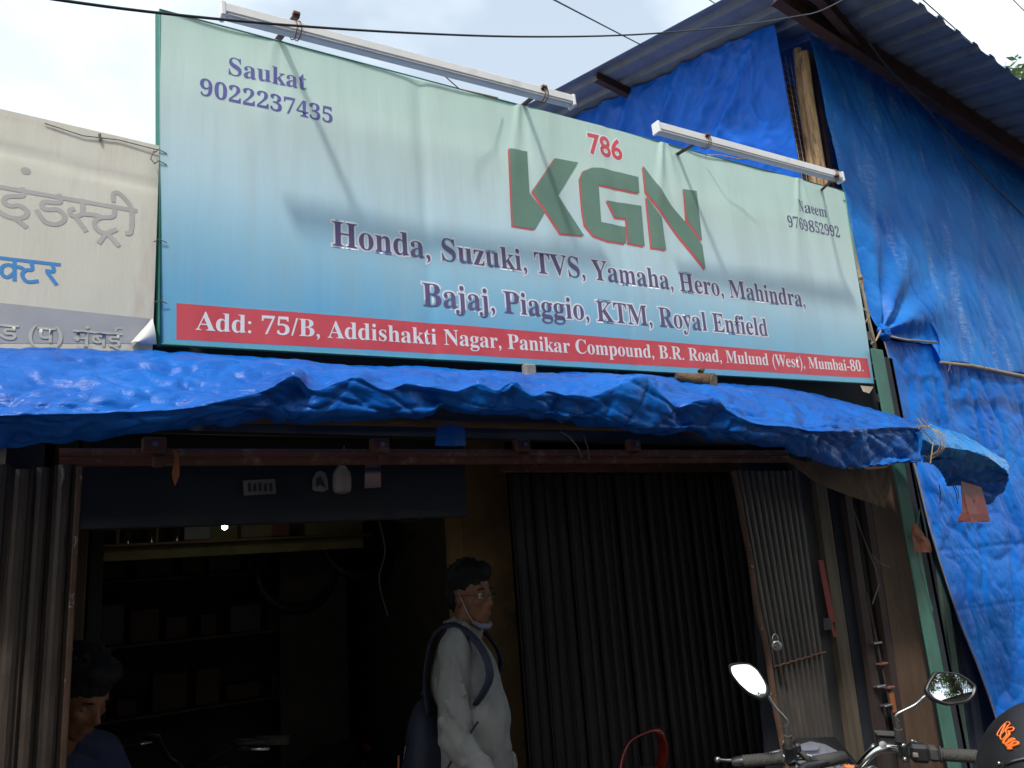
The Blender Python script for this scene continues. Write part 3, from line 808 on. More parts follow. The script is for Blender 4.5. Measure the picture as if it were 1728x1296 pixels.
# teal trim wrapped round the edge
tr_ = MB()
e = .0028
for (p, q) in ((TL, TR), (TL, BL), (BL, BR), (TR, BR)):
    tr_.tube([p + np.array([0, -.004, 0]), q + np.array([0, -.004, 0])], e, 6)
tr_.build('edge_trim', m_teal, sign, smooth=True)

LIFT = 0.0009
def px_to_banner(px, py):
    p = PY(px, py, -0.004); return float(p[0]), float(p[2])
def on_banner(x, y): return (x, 0, y)
def line_text(name, text, pl, pr, caph_px, m, halo=None, halo_off=.03, bold=0.0, serif=True, lift=LIFT):
    """text whose baseline ends are measured on the sheet; caph = capital height in metres from the left end"""
    x0_, z0_ = px_to_banner(*pl); x1_, z1_ = px_to_banner(*pr)
    _, zt_ = px_to_banner(pl[0], pl[1] - caph_px)
    body = math_bold(text) if serif else text
    ref = glyphs(math_bold('H') if serif else '7'); cap = max(v.co.y for v in ref.verts); ref.free()
    bm = glyphs(body, bold); lo, hi = bbox2(bm)
    s = (zt_ - z0_) / cap
    def mk(L_):
        def on_banner(x, y):
            t = (x - lo) / (hi - lo)
            return (x0_ + (x1_ - x0_) * t, -L_, z0_ + (z1_ - z0_) * t + y * s)
        return on_banner
    if halo:
        hb = glyphs(body, halo_off)
        lay(hb, name + '_outline', mk(lift - .0004), halo, sheet, maxlen=.02, stagger=.00008)
    return lay(bm, name, mk(lift + (.0003 if halo else 0)), m, sheet, maxlen=.02)
line_text('owner_name_lettering', 'Saukat', (386, 125), (517, 153), 30, m_tnavy)
line_text('phone_number_lettering', '9022237435', (337, 160), (561, 209), 28, m_tnavy)
line_text('second_name_lettering', 'Naeem', (1347, 356), (1396, 367), 18, m_tblack)
line_text('second_phone_lettering', '9769852992', (1330, 383), (1418, 401), 18, m_tblack)
line_text('lucky_number_lettering', '786', (993, 259), (1050, 271), 32, m_tred, halo=m_thalo, halo_off=.07, bold=.022, serif=False)
line_text('brand_list_lettering', 'Honda, Suzuki, TVS, Yamaha, Hero, Mahindra,', (560, 415), (1358, 519), 41, m_tblack, halo=m_thalo, halo_off=.052)
line_text('brand_list_lettering', 'Bajaj, Piaggio, KTM, Royal Enfield', (714, 516), (1295, 568), 39, m_tblack, halo=m_thalo, halo_off=.052)
# red band
def flat_poly(name, pxs, m, lift, maxlen=.024):
    pts = [px_to_banner(*p) for p in pxs]
    bm = bmesh.new(); vv = [bm.verts.new((x, z, 0)) for x, z in pts]; bm.faces.new(vv)
    bmesh.ops.triangulate(bm, faces=list(bm.faces))
    def on_banner(x, y): return (x, -lift, y)
    return lay(bm, name, on_banner, m, sheet, maxlen=maxlen)
# band as a fine grid so it follows the sheet
c4 = [px_to_banner(298, 511), px_to_banner(1463, 605), px_to_banner(1469, 638), px_to_banner(298, 572)]
gb = MB(); nx, nz = 300, 6; vs = []
for j in range(nz + 1):
    for i in range(nx + 1):
        u, v = i / nx, j / nz
        x = (c4[3][0] * (1 - u) + c4[2][0] * u) * (1 - v) + (c4[0][0] * (1 - u) + c4[1][0] * u) * v
        z = (c4[3][1] * (1 - u) + c4[2][1] * u) * (1 - v) + (c4[0][1] * (1 - u) + c4[1][1] * u) * v
        vs.append(banner_pt(x, z, .0004))
gb.add(vs, [(j * (nx + 1) + i, j * (nx + 1) + i + 1, (j + 1) * (nx + 1) + i + 1, (j + 1) * (nx + 1) + i) for j in range(nz) for i in range(nx)])
gb.build('address_band', m_tred, sheet, smooth=True).parent = sheet
line_text('address_lettering', 'Add: 75/B, Addishakti Nagar, Panikar Compound, B.R. Road, Mulund (West), Mumbai-80.', (330, 556), (1457, 627), 31, m_twhite, lift=.0009)
# the three logo letters: outlines measured on the sheet (zoom scale 4.114 from 820,200)
def Z8(pts): return [(820 + x / 4.114, 200 + y / 4.114) for x, y in pts]
LOGO = [
    ('letter_k_stem', [(165, 205), (290, 225), (308, 510), (410, 650), (345, 765), (190, 742), (150, 200)][0:6]),
    ('letter_k_arm', [(478, 278), (635, 308), (500, 535), (678, 815), (520, 800), (330, 500)]),
    ('letter_g_bowl', [(1055, 408), (1062, 520), (775, 462), (795, 722), (965, 755), (968, 868), (850, 855), (745, 815), (685, 740), (668, 640), (650, 420), (672, 370), (735, 345), (800, 348)]),
    ('letter_g_bar', [(835, 572), (1075, 608), (1098, 888), (985, 868), (972, 698), (895, 688)]),
    ('letter_n_left', [(1112, 545), (1215, 690), (1248, 915), (1145, 900)]),
    ('letter_n_diagonal', [(1090, 330), (1500, 880), (1520, 1050), (1108, 510)]),
    ('letter_n_right', [(1372, 490), (1465, 500), (1500, 850), (1390, 705)]),
]
for k, (nme, pts) in enumerate(LOGO):
    big = []
    cx = sum(p[0] for p in pts) / len(pts); cy = sum(p[1] for p in pts) / len(pts)
    sh = [(x - 11, y + 11) for x, y in pts]
    # red drop edge to the lower left: hull of outline and shifted outline, drawn as two copies
    flat_poly(nme + '_red_edge', Z8(sh), m_tlred, LIFT - .0001 + .00010 * (k % 3))
    flat_poly(nme + '_red_edge', Z8([(x - 8, y + 1) for x, y in pts]), m_tlred, LIFT + .0003 + .00010 * (k % 3))
    flat_poly(nme, Z8(pts), m_tlogo, LIFT + .0007 + .00010 * (k % 3))
# tie wires along the left edge
for py in (256, 275, 407, 510):
    p = PY(268, py, -.006)
    MB().tube([p + np.array([-.012, .01, 0]), p + np.array([.0, -.006, .004]), p + np.array([.022, -.002, -.002])], .0016, 5).build('tie_wire', m_greycable, sign)
p = PY(1424, 338, -.004)
MB().tube([p + np.array([-.01, -.004, 0]), p + np.array([.012, 0, -.002])], .002, 5).build('tie_wire', m_greycable, sign)

# ================================================================== NEIGHBOUR SIGN (left)
HY = .012
hs = thing('hindi_sign', 'weathered off-white vinyl signboard with faded Hindi lettering left of the blue banner', 'sign', tuple(PY(130, 578, HY)))
L0 = down_to(PY(0, 183, HY), PY(262, 243, HY), PY(0, 183, HY)[2])
hx0, hx1 = -1.35, float(PY(264, 400, HY)[0])
zl = float(PY(0, 183, HY)[2]); zr = float(PY(264, 245, HY)[2]); xl = float(PY(0, 183, HY)[0])
slope = (zr - zl) / (hx1 - xl)
def hz(x): return zl + slope * (x - xl)
b = MB(); vs = []; nx, nz = 90, 40; zb_ = 2.30
for j in range(nz + 1):
    for i in range(nx + 1):
        x = hx0 + (hx1 - hx0) * i / nx; z = zb_ + (hz(x) - zb_) * j / nz
        y = HY + .006 * noise.noise(Vector((x * 2, 1, z * 2))) + .004 * math.exp(-((z - hz(x) + .06 + .05 * (x - hx0)) / .012) ** 2)
        if x > hx1 - .035 and z < zb_ + .14: y += .0
        vs.append((x, y, z))
def hpt(x, z, lift): return (x, HY + .006 * noise.noise(Vector((x * 2, 1, z * 2))) - lift, z)
b.add(vs, [(j * (nx + 1) + i, j * (nx + 1) + i + 1, (j + 1) * (nx + 1) + i + 1, (j + 1) * (nx + 1) + i) for j in range(nz) for i in range(nx)])
hsheet = b.build('vinyl_sheet', m_hind, hs, smooth=True)
MB().tube([(hx0, HY + .02, hz(hx0) - .012), (hx1, HY + .02, hz(hx1) - .012)], .012, 4).build('sign_frame', m_rail, hs)
MB().tube([(hx1 - .014, HY + .02, hz(hx1) - .012), (hx1 - .014, HY + .02, 2.3)], .012, 4).build('sign_frame', m_rail, hs)
def Z7(x, y): return (x / 3.6, 260 + y / 3.6)
def strokes(name, lines, w_px, m, lift=.0008):
    """brush strokes of print: flat ribbons with round ends, each a hair above the last"""
    g = MB()
    for k, ln in enumerate(lines):
        pts = [PY(*Z7(*p), HY) for p in ln]
        if len(pts) > 2:
            A = spline_mat(len(pts), (len(pts) - 1) * 6 + 1); P_ = A @ np.array(pts)
        else:
            P_ = np.array([lerp(pts[0], pts[1], t) for t in np.linspace(0, 1, 14)])
        w = w_px / 3.6 / 1300 * 1.95 / 2
        lf = lift + .00004 * k
        n = len(P_); L_, R_ = [], []
        for i in range(n):
            d = P_[min(i + 1, n - 1)] - P_[max(i - 1, 0)]; d = np.array([d[0], d[2]]); d /= np.linalg.norm(d) + 1e-9
            nx_ = np.array([-d[1], d[0]]) * w
            L_.append(hpt(P_[i][0] + nx_[0], P_[i][2] + nx_[1], lf)); R_.append(hpt(P_[i][0] - nx_[0], P_[i][2] - nx_[1], lf))
        vs = L_ + R_
        g.add(vs, [(i, i + 1, n + i + 1, n + i) for i in range(n - 1)])
    return g.build(name, m, hsheet)
strokes('hindi_word_lettering', [
    [(-250, 150), (0, 197), (835, 345)],
    [(135, 200), (138, 250), (50, 255), (22, 285), (60, 312), (120, 312), (165, 345), (150, 380), (90, 388), (30, 370), (-30, 330)],
    [(85, 385), (165, 445)],
    [(357, 240), (362, 292), (270, 288), (255, 318), (290, 335), (350, 335), (390, 370), (385, 405), (335, 425), (270, 405), (220, 335)],
    [(500, 270), (500, 350), (470, 375), (432, 368), (425, 340), (455, 328)],
    [(455, 372), (525, 470)], [(500, 362), (570, 368), (620, 380)],
    [(690, 305), (690, 375), (610, 385), (575, 410), (585, 450), (640, 480), (712, 455)],
    [(712, 455), (650, 480), (600, 540)], [(650, 475), (725, 560)],
    [(688, 290), (690, 240), (725, 238), (775, 290), (800, 345), (795, 470), (760, 480)],
    [(-120, 190), (-118, 300), (-60, 340)]], 30, m_hgrey)
g = MB(); 
for (cx, cy) in ((157, 100),):
    c = PY(*Z7(cx, cy), HY); g.add([hpt(c[0] + .012 * math.cos(a), c[2] + .011 * math.sin(a), .0008) for a in np.linspace(0, 2 * math.pi, 14)[:-1]], [tuple(range(13))])
g.build('hindi_dot', m_hgrey, hsheet)
strokes('blue_hindi_lettering', [
    [(-200, 605), (0, 630), (368, 672)],
    [(88, 640), (88, 772)], [(88, 690), (55, 672), (15, 685), (10, 725), (45, 748), (88, 720)], [(88, 680), (130, 690), (140, 700)],
    [(190, 655), (195, 700), (155, 705), (135, 735), (165, 775), (235, 770)],
    [(318, 672), (325, 712), (275, 706)], [(285, 716), (345, 795)], [(-60, 625), (-60, 740)]], 23, m_hblue)
bandp = [Z7(-400, 860), Z7(0, 905), Z7(910, 1000), Z7(850, 1090), Z7(790, 1150), Z7(-400, 1150)]
bm_ = bmesh.new(); bm_.faces.new([bm_.verts.new((PY(*q_, HY)[0], PY(*q_, HY)[2], 0)) for q_ in bandp])
bmesh.ops.triangulate(bm_, faces=list(bm_.faces))
for _ in range(8):
    es_ = [e_ for e_ in bm_.edges if e_.calc_length() > .03]
    if not es_: break
    bmesh.ops.subdivide_edges(bm_, edges=es_, cuts=1); bmesh.ops.triangulate(bm_, faces=[f_ for f_ in bm_.faces if len(f_.verts) > 3])
lay(bm_, 'grey_band', lambda x, y: hpt(x, y, .0007), m_hband, hsheet)
def htext(txt, pl, pr, hpx, m, lift):
    bm = glyphs(txt, .012); lo, hi = bbox2(bm)
    a, c = PY(*Z7(*pl), HY), PY(*Z7(*pr), HY); h = PY(*Z7(pl[0], pl[1] - hpx), HY)[2] - a[2]
    ym = max(v.co.y for v in bm.verts)
    def f(x, y):
        t = (x - lo) / (hi - lo); return hpt(a[0] + (c[0] - a[0]) * t, a[2] + (c[2] - a[2]) * t + y * h / ym, lift)
    lay(bm, 'band_lettering', f, m, hsheet, maxlen=.02)
htext('लुंड (प) मुंबई', (-150, 1115), (740, 1175), 130, m_hpale, .0024)
# curled torn corner
net = []
for t in np.linspace(0, 1, 5):
    row = []
    for s_ in np.linspace(0, 1, 4):
        pa = lerp(PY(*Z7(925, 1000), HY), PY(*Z7(790, 1150), HY), t)
        pb = lerp(PY(*Z7(950, 1160), HY), PY(*Z7(860, 1165), HY), t)
        q_ = lerp(pa, pb, s_); q_ = q_ + np.array([0, -.03 * math.sin(math.pi * s_ * .9) * (0.4 + .6 * t) - .004, 0])
        row.append(q_)
    net.append(row)
cloth('torn_corner', net, 14, 12, mat("vinyl_back", (.55, .55, .54), (.62, .62, .6), rough=.5, bump=0), hs)
# loose tie wire along its top
MB().tube([PY(75, 208, .008), PY(140, 229, .007), PY(200, 236, .007), PY(262, 252, .004), PY(275, 253, .0)], .0016, 5).build('tie_wire', m_greycable, hs)
MB().tube([PY(168, 226, .006), PY(169, 238, .006)], .004, 5).build('tie_knot', m_greycable, hs)
MB().tube([PY(260, 254, -.004), PY(254, 268, -.01), PY(262, 277, -.004)], .0016, 5).build('tie_wire', m_greycable, hs)
# the neighbour's plain front below
nb = thing('neighbour_front', 'dark neighbouring shop front at the far left behind the slat gate', 'shop', (-.7, .1, 0))
MB().box((-.765, .16, 1.2), (1.41, .06, 2.40)).build('wall', m_darkwall, nb)
MB().box((-.80, 1.5, 2.7), (1.4, 2.9, .06)).build('roof', m_concrete, nb)

# ================================================================== LAMP BATTENS over the banner
def batten(label, pl, pr, arms, hh=.046, dd=.036, yy=-.24):
    a, c = PY(*pl, yy), PY(*pr, yy)
    t = thing('tube_light', label, 'tube light', tuple((a + c) / 2), group='tube lights above the banner')
    ax_ = Vector(c - a); ln = ax_.length; ax_.normalize()
    up = Vector((0, 0, 1)) - ax_ * ax_.z; up.normalize(); fr_ = ax_.cross(up)    # towards the wall or away
    R_ = Matrix((ax_, fr_, up)).transposed()
    mid = Vector((a + c) / 2)
    MB().cbox(mid + up * (hh * .13), (ln, dd, hh * .70), .003, R_).build('housing', m_white, t)
    MB().cbox(mid - up * (hh * .34), (ln - .012, dd * .94, hh * .26), .005, R_).build('diffuser', m_diff, t)
    for s_ in (-1, 1):
        MB().cbox(mid + ax_ * (s_ * (ln / 2 + .005)) , (.014, dd + .006, hh + .004), .003, R_).build('end_cap', m_white, t)
    for (root, tip) in arms:
        r0 = PY(*root, .015); tp = Vector(PY(*tip, yy - .005))
        MB().cbox((Vector(r0) + tp) / 2, ((tp - Vector(r0)).length + .04, .022, .006), .001,
                  Matrix(((tp - Vector(r0)).normalized(), Vector((1, 0, 0)), (tp - Vector(r0)).normalized().cross(Vector((1, 0, 0))))).transposed()).build('support_arm', m_beam, t)
        MB().cbox(tp + Vector((0, -.012, .004)), (.022, .02, .012), .002).build('arm_tip', m_rail, t)
        k = (tp - Vector(a)).dot(ax_); ctr = Vector(a) + ax_ * k
        for s_ in (-.006, .008):
            loop = [ctr + ax_ * (s_ + .004 * math.sin(q_)) + up * (math.cos(q_) * (hh * .5 + .009)) + fr_ * (math.sin(q_) * (dd * .5 + .008)) for q_ in np.linspace(0, 2 * math.pi, 14)]
            MB().tube(loop, .0018, 5).build('tie_wire', m_rustwire, t)
    return t
tube1 = batten('long white tube light above the left half of the banner, end against the sky', (378, 20), (963, 172), (((470, 66), (498, 30)), ((882, 178), (915, 152))))
tube2 = batten('shorter-looking white tube light above the right half of the banner, in front of blue tarpaulin', (1109, 217), (1417, 300), (((1140, 262), (1190, 232)), ((1385, 322), (1408, 300))), hh=.050)
lw = MB().tube([PY(750, 128, -.15), PY(775, 150, -.10), PY(810, 158, -.08), PY(840, 165, -.03)], .0025, 6).build('lamp_wire', m_wood, None, smooth=True)
tag(lw, 'thin loose brown wire curling between the left tube light and banner top', 'wire')
lw = MB().tube([PY(1190, 262, -.02), PY(1215, 262, -.08), PY(1245, 268, -.1), PY(1262, 268, -.12)], .0028, 6).build('lamp_wire', m_wood, None, smooth=True)
tag(lw, 'thin loose brown wire under the right tube light', 'wire')

# ================================================================== AWNING (blue tarpaulin over a pole)
awn = thing('tarpaulin_awning', 'long shiny blue tarpaulin awning rolled over a pole below the banner', 'awning', tuple(PY(800, 660, -.35)))
XS = [-260, -120, 0, 70, 140, 200, 260, 320, 370, 420, 460, 500, 535, 570, 610, 650, 690, 730, 770, 810, 840, 870, 900, 930, 970, 1010, 1050, 1090, 1120, 1150, 1185, 1220, 1255, 1290, 1340, 1380, 1420, 1460, 1490, 1520, 1556]
def interp(tab, x): return float(np.interp(x, [t[0] for t in tab], [t[1] for t in tab]))
top = [(-260, 575), (0, 578), (270, 586), (440, 598), (600, 610), (700, 612), (880, 624), (1100, 628), (1200, 642), (1350, 655), (1450, 678), (1520, 700), (1556, 716)]
front = [(-260, 690), (0, 694), (150, 692), (260, 688), (320, 684), (370, 674), (420, 662), (460, 648), (500, 628), (535, 650), (570, 640), (600, 626), (650, 652), (700, 640), (770, 656), (800, 640), (840, 654), (870, 640), (900, 664), (930, 656), (970, 662), (1010, 664), (1050, 648), (1090, 636), (1120, 662), (1150, 680), (1185, 672), (1220, 676), (1255, 702), (1300, 716), (1340, 716), (1400, 726), (1480, 720), (1520, 718), (1556, 722)]
belly = [(-260, 738), (0, 740), (200, 725), (400, 708), (600, 700), (850, 704), (1000, 714), (1150, 732), (1300, 742), (1400, 752), (1480, 748), (1530, 742), (1556, 738)]
bot = [(-260, 782), (0, 776), (80, 766), (200, 737), (350, 728), (600, 712), (700, 711), (850, 716), (960, 726), (1150, 746), (1280, 757), (1370, 784), (1440, 795), (1500, 791), (1556, 780)]
def clampx(px, tabs): return interp(tabs, px)
rows = []
net = []
for x in XS:
    t_, f_, b_l, b_t = interp(top, x), interp(front, x), interp(belly, x), interp(bot, x)
    tt = max(0, min(1, (x - 1380) / 180))
    dp = .42 * (1 - tt) + .10 * tt; y0 = -.03 * (1 - tt) - .22 * tt
    col = [PY(x, t_ - 2, y0) + np.array([0, .03, .0])]
    for q, yq in ((.04, .16), (.18, .42), (.38, .66), (.60, .84), (.80, .95), (1.0, 1.0)):
        col.append(PY(x, t_ * (1 - q) + f_ * q + (2 if q < .1 else 0), y0 - dp * yq))
    col += [PY(x, f_ * .6 + b_l * .4, y0 - dp * .99), PY(x, b_l, y0 - dp * .93), PY(x, b_t, y0 - dp * .74), PY(x, b_t - 9, y0 - dp * .6)]
    net.append(col)
def awn_crease(u, v, p):
    x, y, z = p
    f = crumple(.010, 4.0, 2.0, st=(1.0, 1.2, 1.6))(u, v, p) + .010 * ridge((x * .7 + z * 1.1, y, z * .6), 7.0, 31, 3.0) + .006 * ridge((x + .5 * z, y, z), 13, 3) * (1 if v < .65 else .4)
    # big sagging folds running obliquely
    for (cx, sl, w, a) in ((float(PY(505, 640, -.3)[0]), 1.1, .035, .030), (float(PY(690, 640, -.3)[0]), -1.0, .04, .028), (float(PY(905, 650, -.3)[0]), .3, .03, .020),
                           (float(PY(1100, 650, -.3)[0]), -.6, .04, .034), (float(PY(1175, 660, -.3)[0]), .8, .045, .030), (float(PY(820, 650, -.3)[0]), -.9, .05, .022), (float(PY(60, 650, -.3)[0]), 1.2, .03, .012), (float(PY(1330, 690, -.3)[0]), .9, .06, .02), (float(PY(280, 650, -.3)[0]), 1.6, .03, .010)):
        d = (x - cx) - sl * (z - 2.14)
        f += a * max(0, 1 - abs(d) / (w * 2)) ** 1.5 * math.exp(-((z - 2.13) / .13) ** 2)
    f += .012 * ridge((x * .8 + z * 1.5, y, z), 3.2, 7)
    f += .012 * rn((x * 1.0 + z, y, z * 2.2), 2.6, 21) + .010 * ridge((x * 1.3 - z * .9, y, z * .5), 6.0, 41, 5.0) + .008 * ridge((x * .6 + z * 1.6, y, z), 9.0, 51, 6.0)
    return f * (.3 + .7 * min(1, v * 5)) * (1 - .55 * math.exp(-((v - .62) / .06) ** 2))
aw_sheet = cloth('tarp_sheet', net, 460, 110, m_awn, awn, awn_crease)
# pole inside the roll and log end showing
MB().tube([(-1.2, -.22, 2.07), (0.6, -.22, 2.09), (2.2, -.21, 2.11), (3.0, -.20, 2.12)], .016, 8).build('awning_pole', m_log, awn, smooth=True)
log = thing('log_end', 'sawn end of a dark wooden log poking out above the blue awning', 'log', tuple(PY(1195, 640, -.16)))
lp = [PY(1140, 636, -.07), PY(1165, 640, -.10), PY(1192, 642, -.14), PY(1204, 643, -.17)]
MB().tube(lp, [.022, .030, .036, .037], 14, sq=.85).build('trunk', m_log, log, smooth='auto')
MB().tube([PY(1182, 628, -.12), PY(1186, 622, -.12)], [.014, .009], 7).build('knot', m_log, log)
cp = lp[3]; dn = nrm(lp[3] - lp[2])
MB().lathe([(0, .0), (.031, 0), (.030, .002), (.0, .003)], cp, tuple(dn), 14).build('sawn_face', m_wood, log)
# small gap items under the banner
tg = MB().cbox(PY(893, 626, -.03), (.05, .03, .05), .006).build('concrete_stub', m_concrete, None)
tag(tg, 'small pale concrete stub showing between banner bottom and blue awning', 'stub')
# tied neck and the flap beyond it
net = []
FX = [(1556, 716, 740, 782), (1580, 716, 752, 788), (1610, 728, 758, 800), (1640, 742, 762, 816), (1668, 758, 772, 812), (1690, 772, 788, 812), (1702, 784, 800, 815)]
for i, (x, a, m_, c) in enumerate(FX):
    yy = -.26 + .01 * i
    net.append([PY(x, a + 2, yy + .12), PY(x, a, yy + .01), PY(x, a * .6 + m_ * .4, yy - .05), PY(x, a * .2 + m_ * .8, yy - .075), PY(x, m_ + 3, yy - .07), PY(x, (m_ + c) / 2 + 2, yy + .0), PY(x, c, yy + .07)])
cloth('flap', net, 110, 50, m_flap, awn, crumple(.014, 9.0, 3.0))
net = [[PY(*p, -.25 + .06 * k_) for k_, p in enumerate(row)] for row in (((1572, 780), (1590, 800), (1600, 822)), ((1620, 776), (1625, 806), (1632, 822)), ((1660, 775), (1662, 815), (1655, 850)), ((1690, 790), (1682, 825), (1668, 852)), ((1702, 800), (1694, 826), (1676, 850)))]
cloth('hanging_flap', net, 50, 36, m_awn, awn, crumple(.012, 9.0, 6.0))
for k in range(3):
    cxx, cyy = 1556 + k * 4, 745 + k * 2
    c = PY(cxx, cyy, -.27)
    lp = [c + np.array([.012 * math.sin(a * 2 + k), .085 * math.cos(a) , .075 * math.sin(a)]) for a in np.linspace(0, 2 * math.pi, 22)]
    MB().tube(lp, .0028, 6).build('tie_rope', m_rope, awn, smooth=True)
for (pa, pb, pc2) in (((1548, 706), (1556, 716), (1550, 724)), ((1556, 706), (1566, 720), (1572, 716)), ((1556, 724), (1575, 745), (1570, 782))):
    MB().tube([PY(*pa, -.34), PY(*pb, -.35), PY(*pc2, -.33)], .003, 5).build('tie_rope', m_rope, awn)
# red printed scrap hanging from the flap
sc_ = [PY(1622, 812, -.20), PY(1656, 822, -.20), PY(1666, 858, -.205), PY(1671, 880, -.21), PY(1640, 882, -.22), PY(1616, 880, -.21), PY(1625, 860, -.205)]
o = MB().prism(sc_, (0, .003, 0)).build('red_scrap', m_redvinyl, None)
tag(o, 'torn piece of printed red vinyl hanging below the tied blue flap', 'scrap')
o2 = MB(); ce = PY(1644, 846, -.204)
o2.lathe([(0, -.001), (.006, -.001), (.006, .001), (0, .001)], ce, (0, 1, 0), 12); o2.build('printed_eye', m_ink, o)
MB().prism([PY(1617, 879, -.2135), PY(1624, 868, -.2135), PY(1668, 868, -.2135), PY(1670, 879, -.2135)], (0, .002, 0)).build('folded_hem', m_redvinyl_d, o)
for (a, c) in (((1585, 818), (1586, 850)), ((1608, 818), (1616, 850)), ((1612, 820), (1618, 842))):
    o = MB().tube([PY(*a, -.2), PY(*lerp(a, c, .5) + np.array([2, 0]), -.2), PY(*c, -.2)], .0022, 5).build('frayed_thread', m_cable, awn)
# brown cloth hanging beneath the awning at the right
net = [[PY(1318, 772, -.12), PY(1322, 776, -.1), PY(1330, 780, -.08)], [PY(1370, 780, -.12), PY(1372, 797, -.12), PY(1376, 812, -.12)], [PY(1420, 790, -.14), PY(1424, 818, -.13), PY(1432, 836, -.12)],
       [PY(1470, 792, -.14), PY(1476, 826, -.13), PY(1480, 852, -.12)], [PY(1506, 788, -.14), PY(1504, 822, -.13), PY(1498, 858, -.12)]]
o = cloth('brown_cloth', net, 50, 24, m_brown, None, crumple(.008, 10, 1))
tag(o, 'dull brown cloth sagging below the right end of the blue awning', 'cloth')
# loose straws and rag bits under the awning
for (pp, m_, lab) in (([(945, 728), (962, 738), (975, 755), (982, 772)], m_paper, 'thin pale straw dangling from the awning edge'), ([(985, 735), (992, 755), (994, 776)], m_greycable, 'thin dark thread dangling beside the pale straw')):
    o = MB().tube([PY(*q_, -.28) for q_ in pp], .0016, 5).build('straw', m_, None); tag(o, lab, 'straw')
o = MB().tube([PY(*q_, -.28) for q_ in ((946, 700), (952, 702), (953, 708), (948, 713), (943, 710))], .0018, 5).build('hook', m_wire, None); tag(o, 'small wire hook caught in the blue awning', 'hook')
o = cloth('blue_patch', [[PY(738, 714, -.22), PY(736, 735, -.22), PY(734, 752, -.22)], [PY(762, 713, -.23), PY(762, 736, -.23), PY(762, 753, -.23)], [PY(784, 713, -.22), PY(785, 735, -.22), PY(786, 752, -.22)]], 10, 10, m_awn, awn)
# orange cloth strip
o = cloth('orange_ribbon', [[PY(290, 760, -.03), PY(294, 775, -.03), PY(290, 800, -.03), PY(294, 818, -.03)], [PY(297, 760, -.035), PY(301, 780, -.035), PY(303, 798, -.035), PY(296, 820, -.035)]], 8, 16, mat("faded_orange_cloth", (.36, .12, .04), rough=.9), None, crumple(.004, 40))
tag(o, 'faded orange ribbon tied to the lintel rail above the dark doorway', 'ribbon')

# ---- things hung on the header board
def hung(name, label, cat, pxs, yy, m, d=.004):
    o = MB().prism([PY(*p, yy) for p in pxs], (0, d, 0)).build(name, m, None); return tag(o, label, cat)
st1 = hung('paper_notice', 'small rectangular paper with printed letters on the dark header board', 'notice', [(410, 811), (464, 808), (466, 833), (412, 836)], .21, m_paper)
for k in range(5):
    xx = 418 + k * 9
    MB().prism([PY(xx, 815 + k % 2 * 3, .2085), PY(xx + 5, 814, .2085), PY(xx + 6, 829 - k % 3, .2085), PY(xx + 1, 830, .2085)], (0, .001, 0)).build('printed_letter', m_ink, st1)
st2 = hung('oval_sticker', 'pale rounded sticker with a dark figure beside the hanging bottle', 'sticker', [(527, 825), (528, 808), (533, 797), (541, 794), (549, 798), (553, 810), (554, 826), (545, 830), (530, 828)], .21, m_paper)
MB().prism([PY(533, 808, .2085), PY(541, 803, .2085), PY(546, 812, .2085), PY(550, 823, .2085), PY(541, 818, .2085), PY(534, 821, .2085)], (0, .001, 0)).build('printed_figure', m_ink, st2)
cal = hung('wall_calendar', 'narrow pinkish calendar sheet hanging right of the white bottle', 'calendar', [(617, 776), (642, 775), (643, 822), (616, 824)], .16, m_pink)
MB().prism([PY(617, 790, .158), PY(642, 789, .158), PY(642, 796, .158), PY(617, 797, .158)], (0, .001, 0)).build('printed_bar', m_ink, cal)
bc = PY(577, 808, .10)
bot_ = thing('hanging_bottle', 'white plastic bottle hanging from the lintel rail', 'bottle', tuple(bc))
MB().lathe([(.004, .045), (.013, .042), (.02, .032), (.0285, .018), (.030, .0), (.030, -.03), (.026, -.043), (.012, -.048)], bc, (0, 0, 1), 16).build('bottle_body', m_bottle, bot_, smooth='auto')
MB().lathe([(.011, .043), (.011, .058), (.009, .06)], bc, (0, 0, 1), 12).build('cap', m_pink, bot_)
MB().tube([bc + np.array([0, 0, .06]), bc + np.array([0, -.03, .105])], .002, 5).build('string', m_rope, bot_)
# bulb
bp = PY(379, 889, 1.5)
bl = thing('light_bulb', 'small lit bulb hanging inside the dark shop', 'light bulb', tuple(bp))
MB().sphere(bp, (.0135, .0135, .0145), 16, 10).build('glass', m_bulb, bl, smooth=True)
MB().lathe([(.008, .012), (.009, .03), (.006, .034)], bp, (0, 0, 1), 12).build('holder', m_black, bl)
MB().tube([bp + np.array([0, 0, .034]), bp + np.array([.01, .1, .40])], .002, 5).build('flex', m_cable, bl)
ld = bpy.data.lights.new('bulb_glow', 'POINT'); ld.energy = 0.4; ld.color = (.95, 1, .72); ld.shadow_soft_size = .02
lo_ = bpy.data.objects.new('bulb_glow', ld); lo_.location = (bp[0], bp[1] - .03, bp[2]); COL.objects.link(lo_)
# bottles on the loft shelf
for (px, h, r_, lab) in ((212, .10, .028, 'dark tin leftmost on the loft shelf'), (252, .13, .030, 'dark bottle between two others on the loft shelf'), (296, .13, .030, 'dark bottle on the loft shelf nearest the bulb')):
    p = PY(px, 915, 1.9); p[2] = zs + .009
    o = MB().lathe([(r_, 0), (r_, h * .6), (r_ * .45, h * .8), (r_ * .4, h)], p, (0, 0, 1), 14).build('shelf_bottle', m_glassd, None, smooth='auto', loc=p)
    tag(o, lab, 'bottle', group='bottles on the loft shelf')

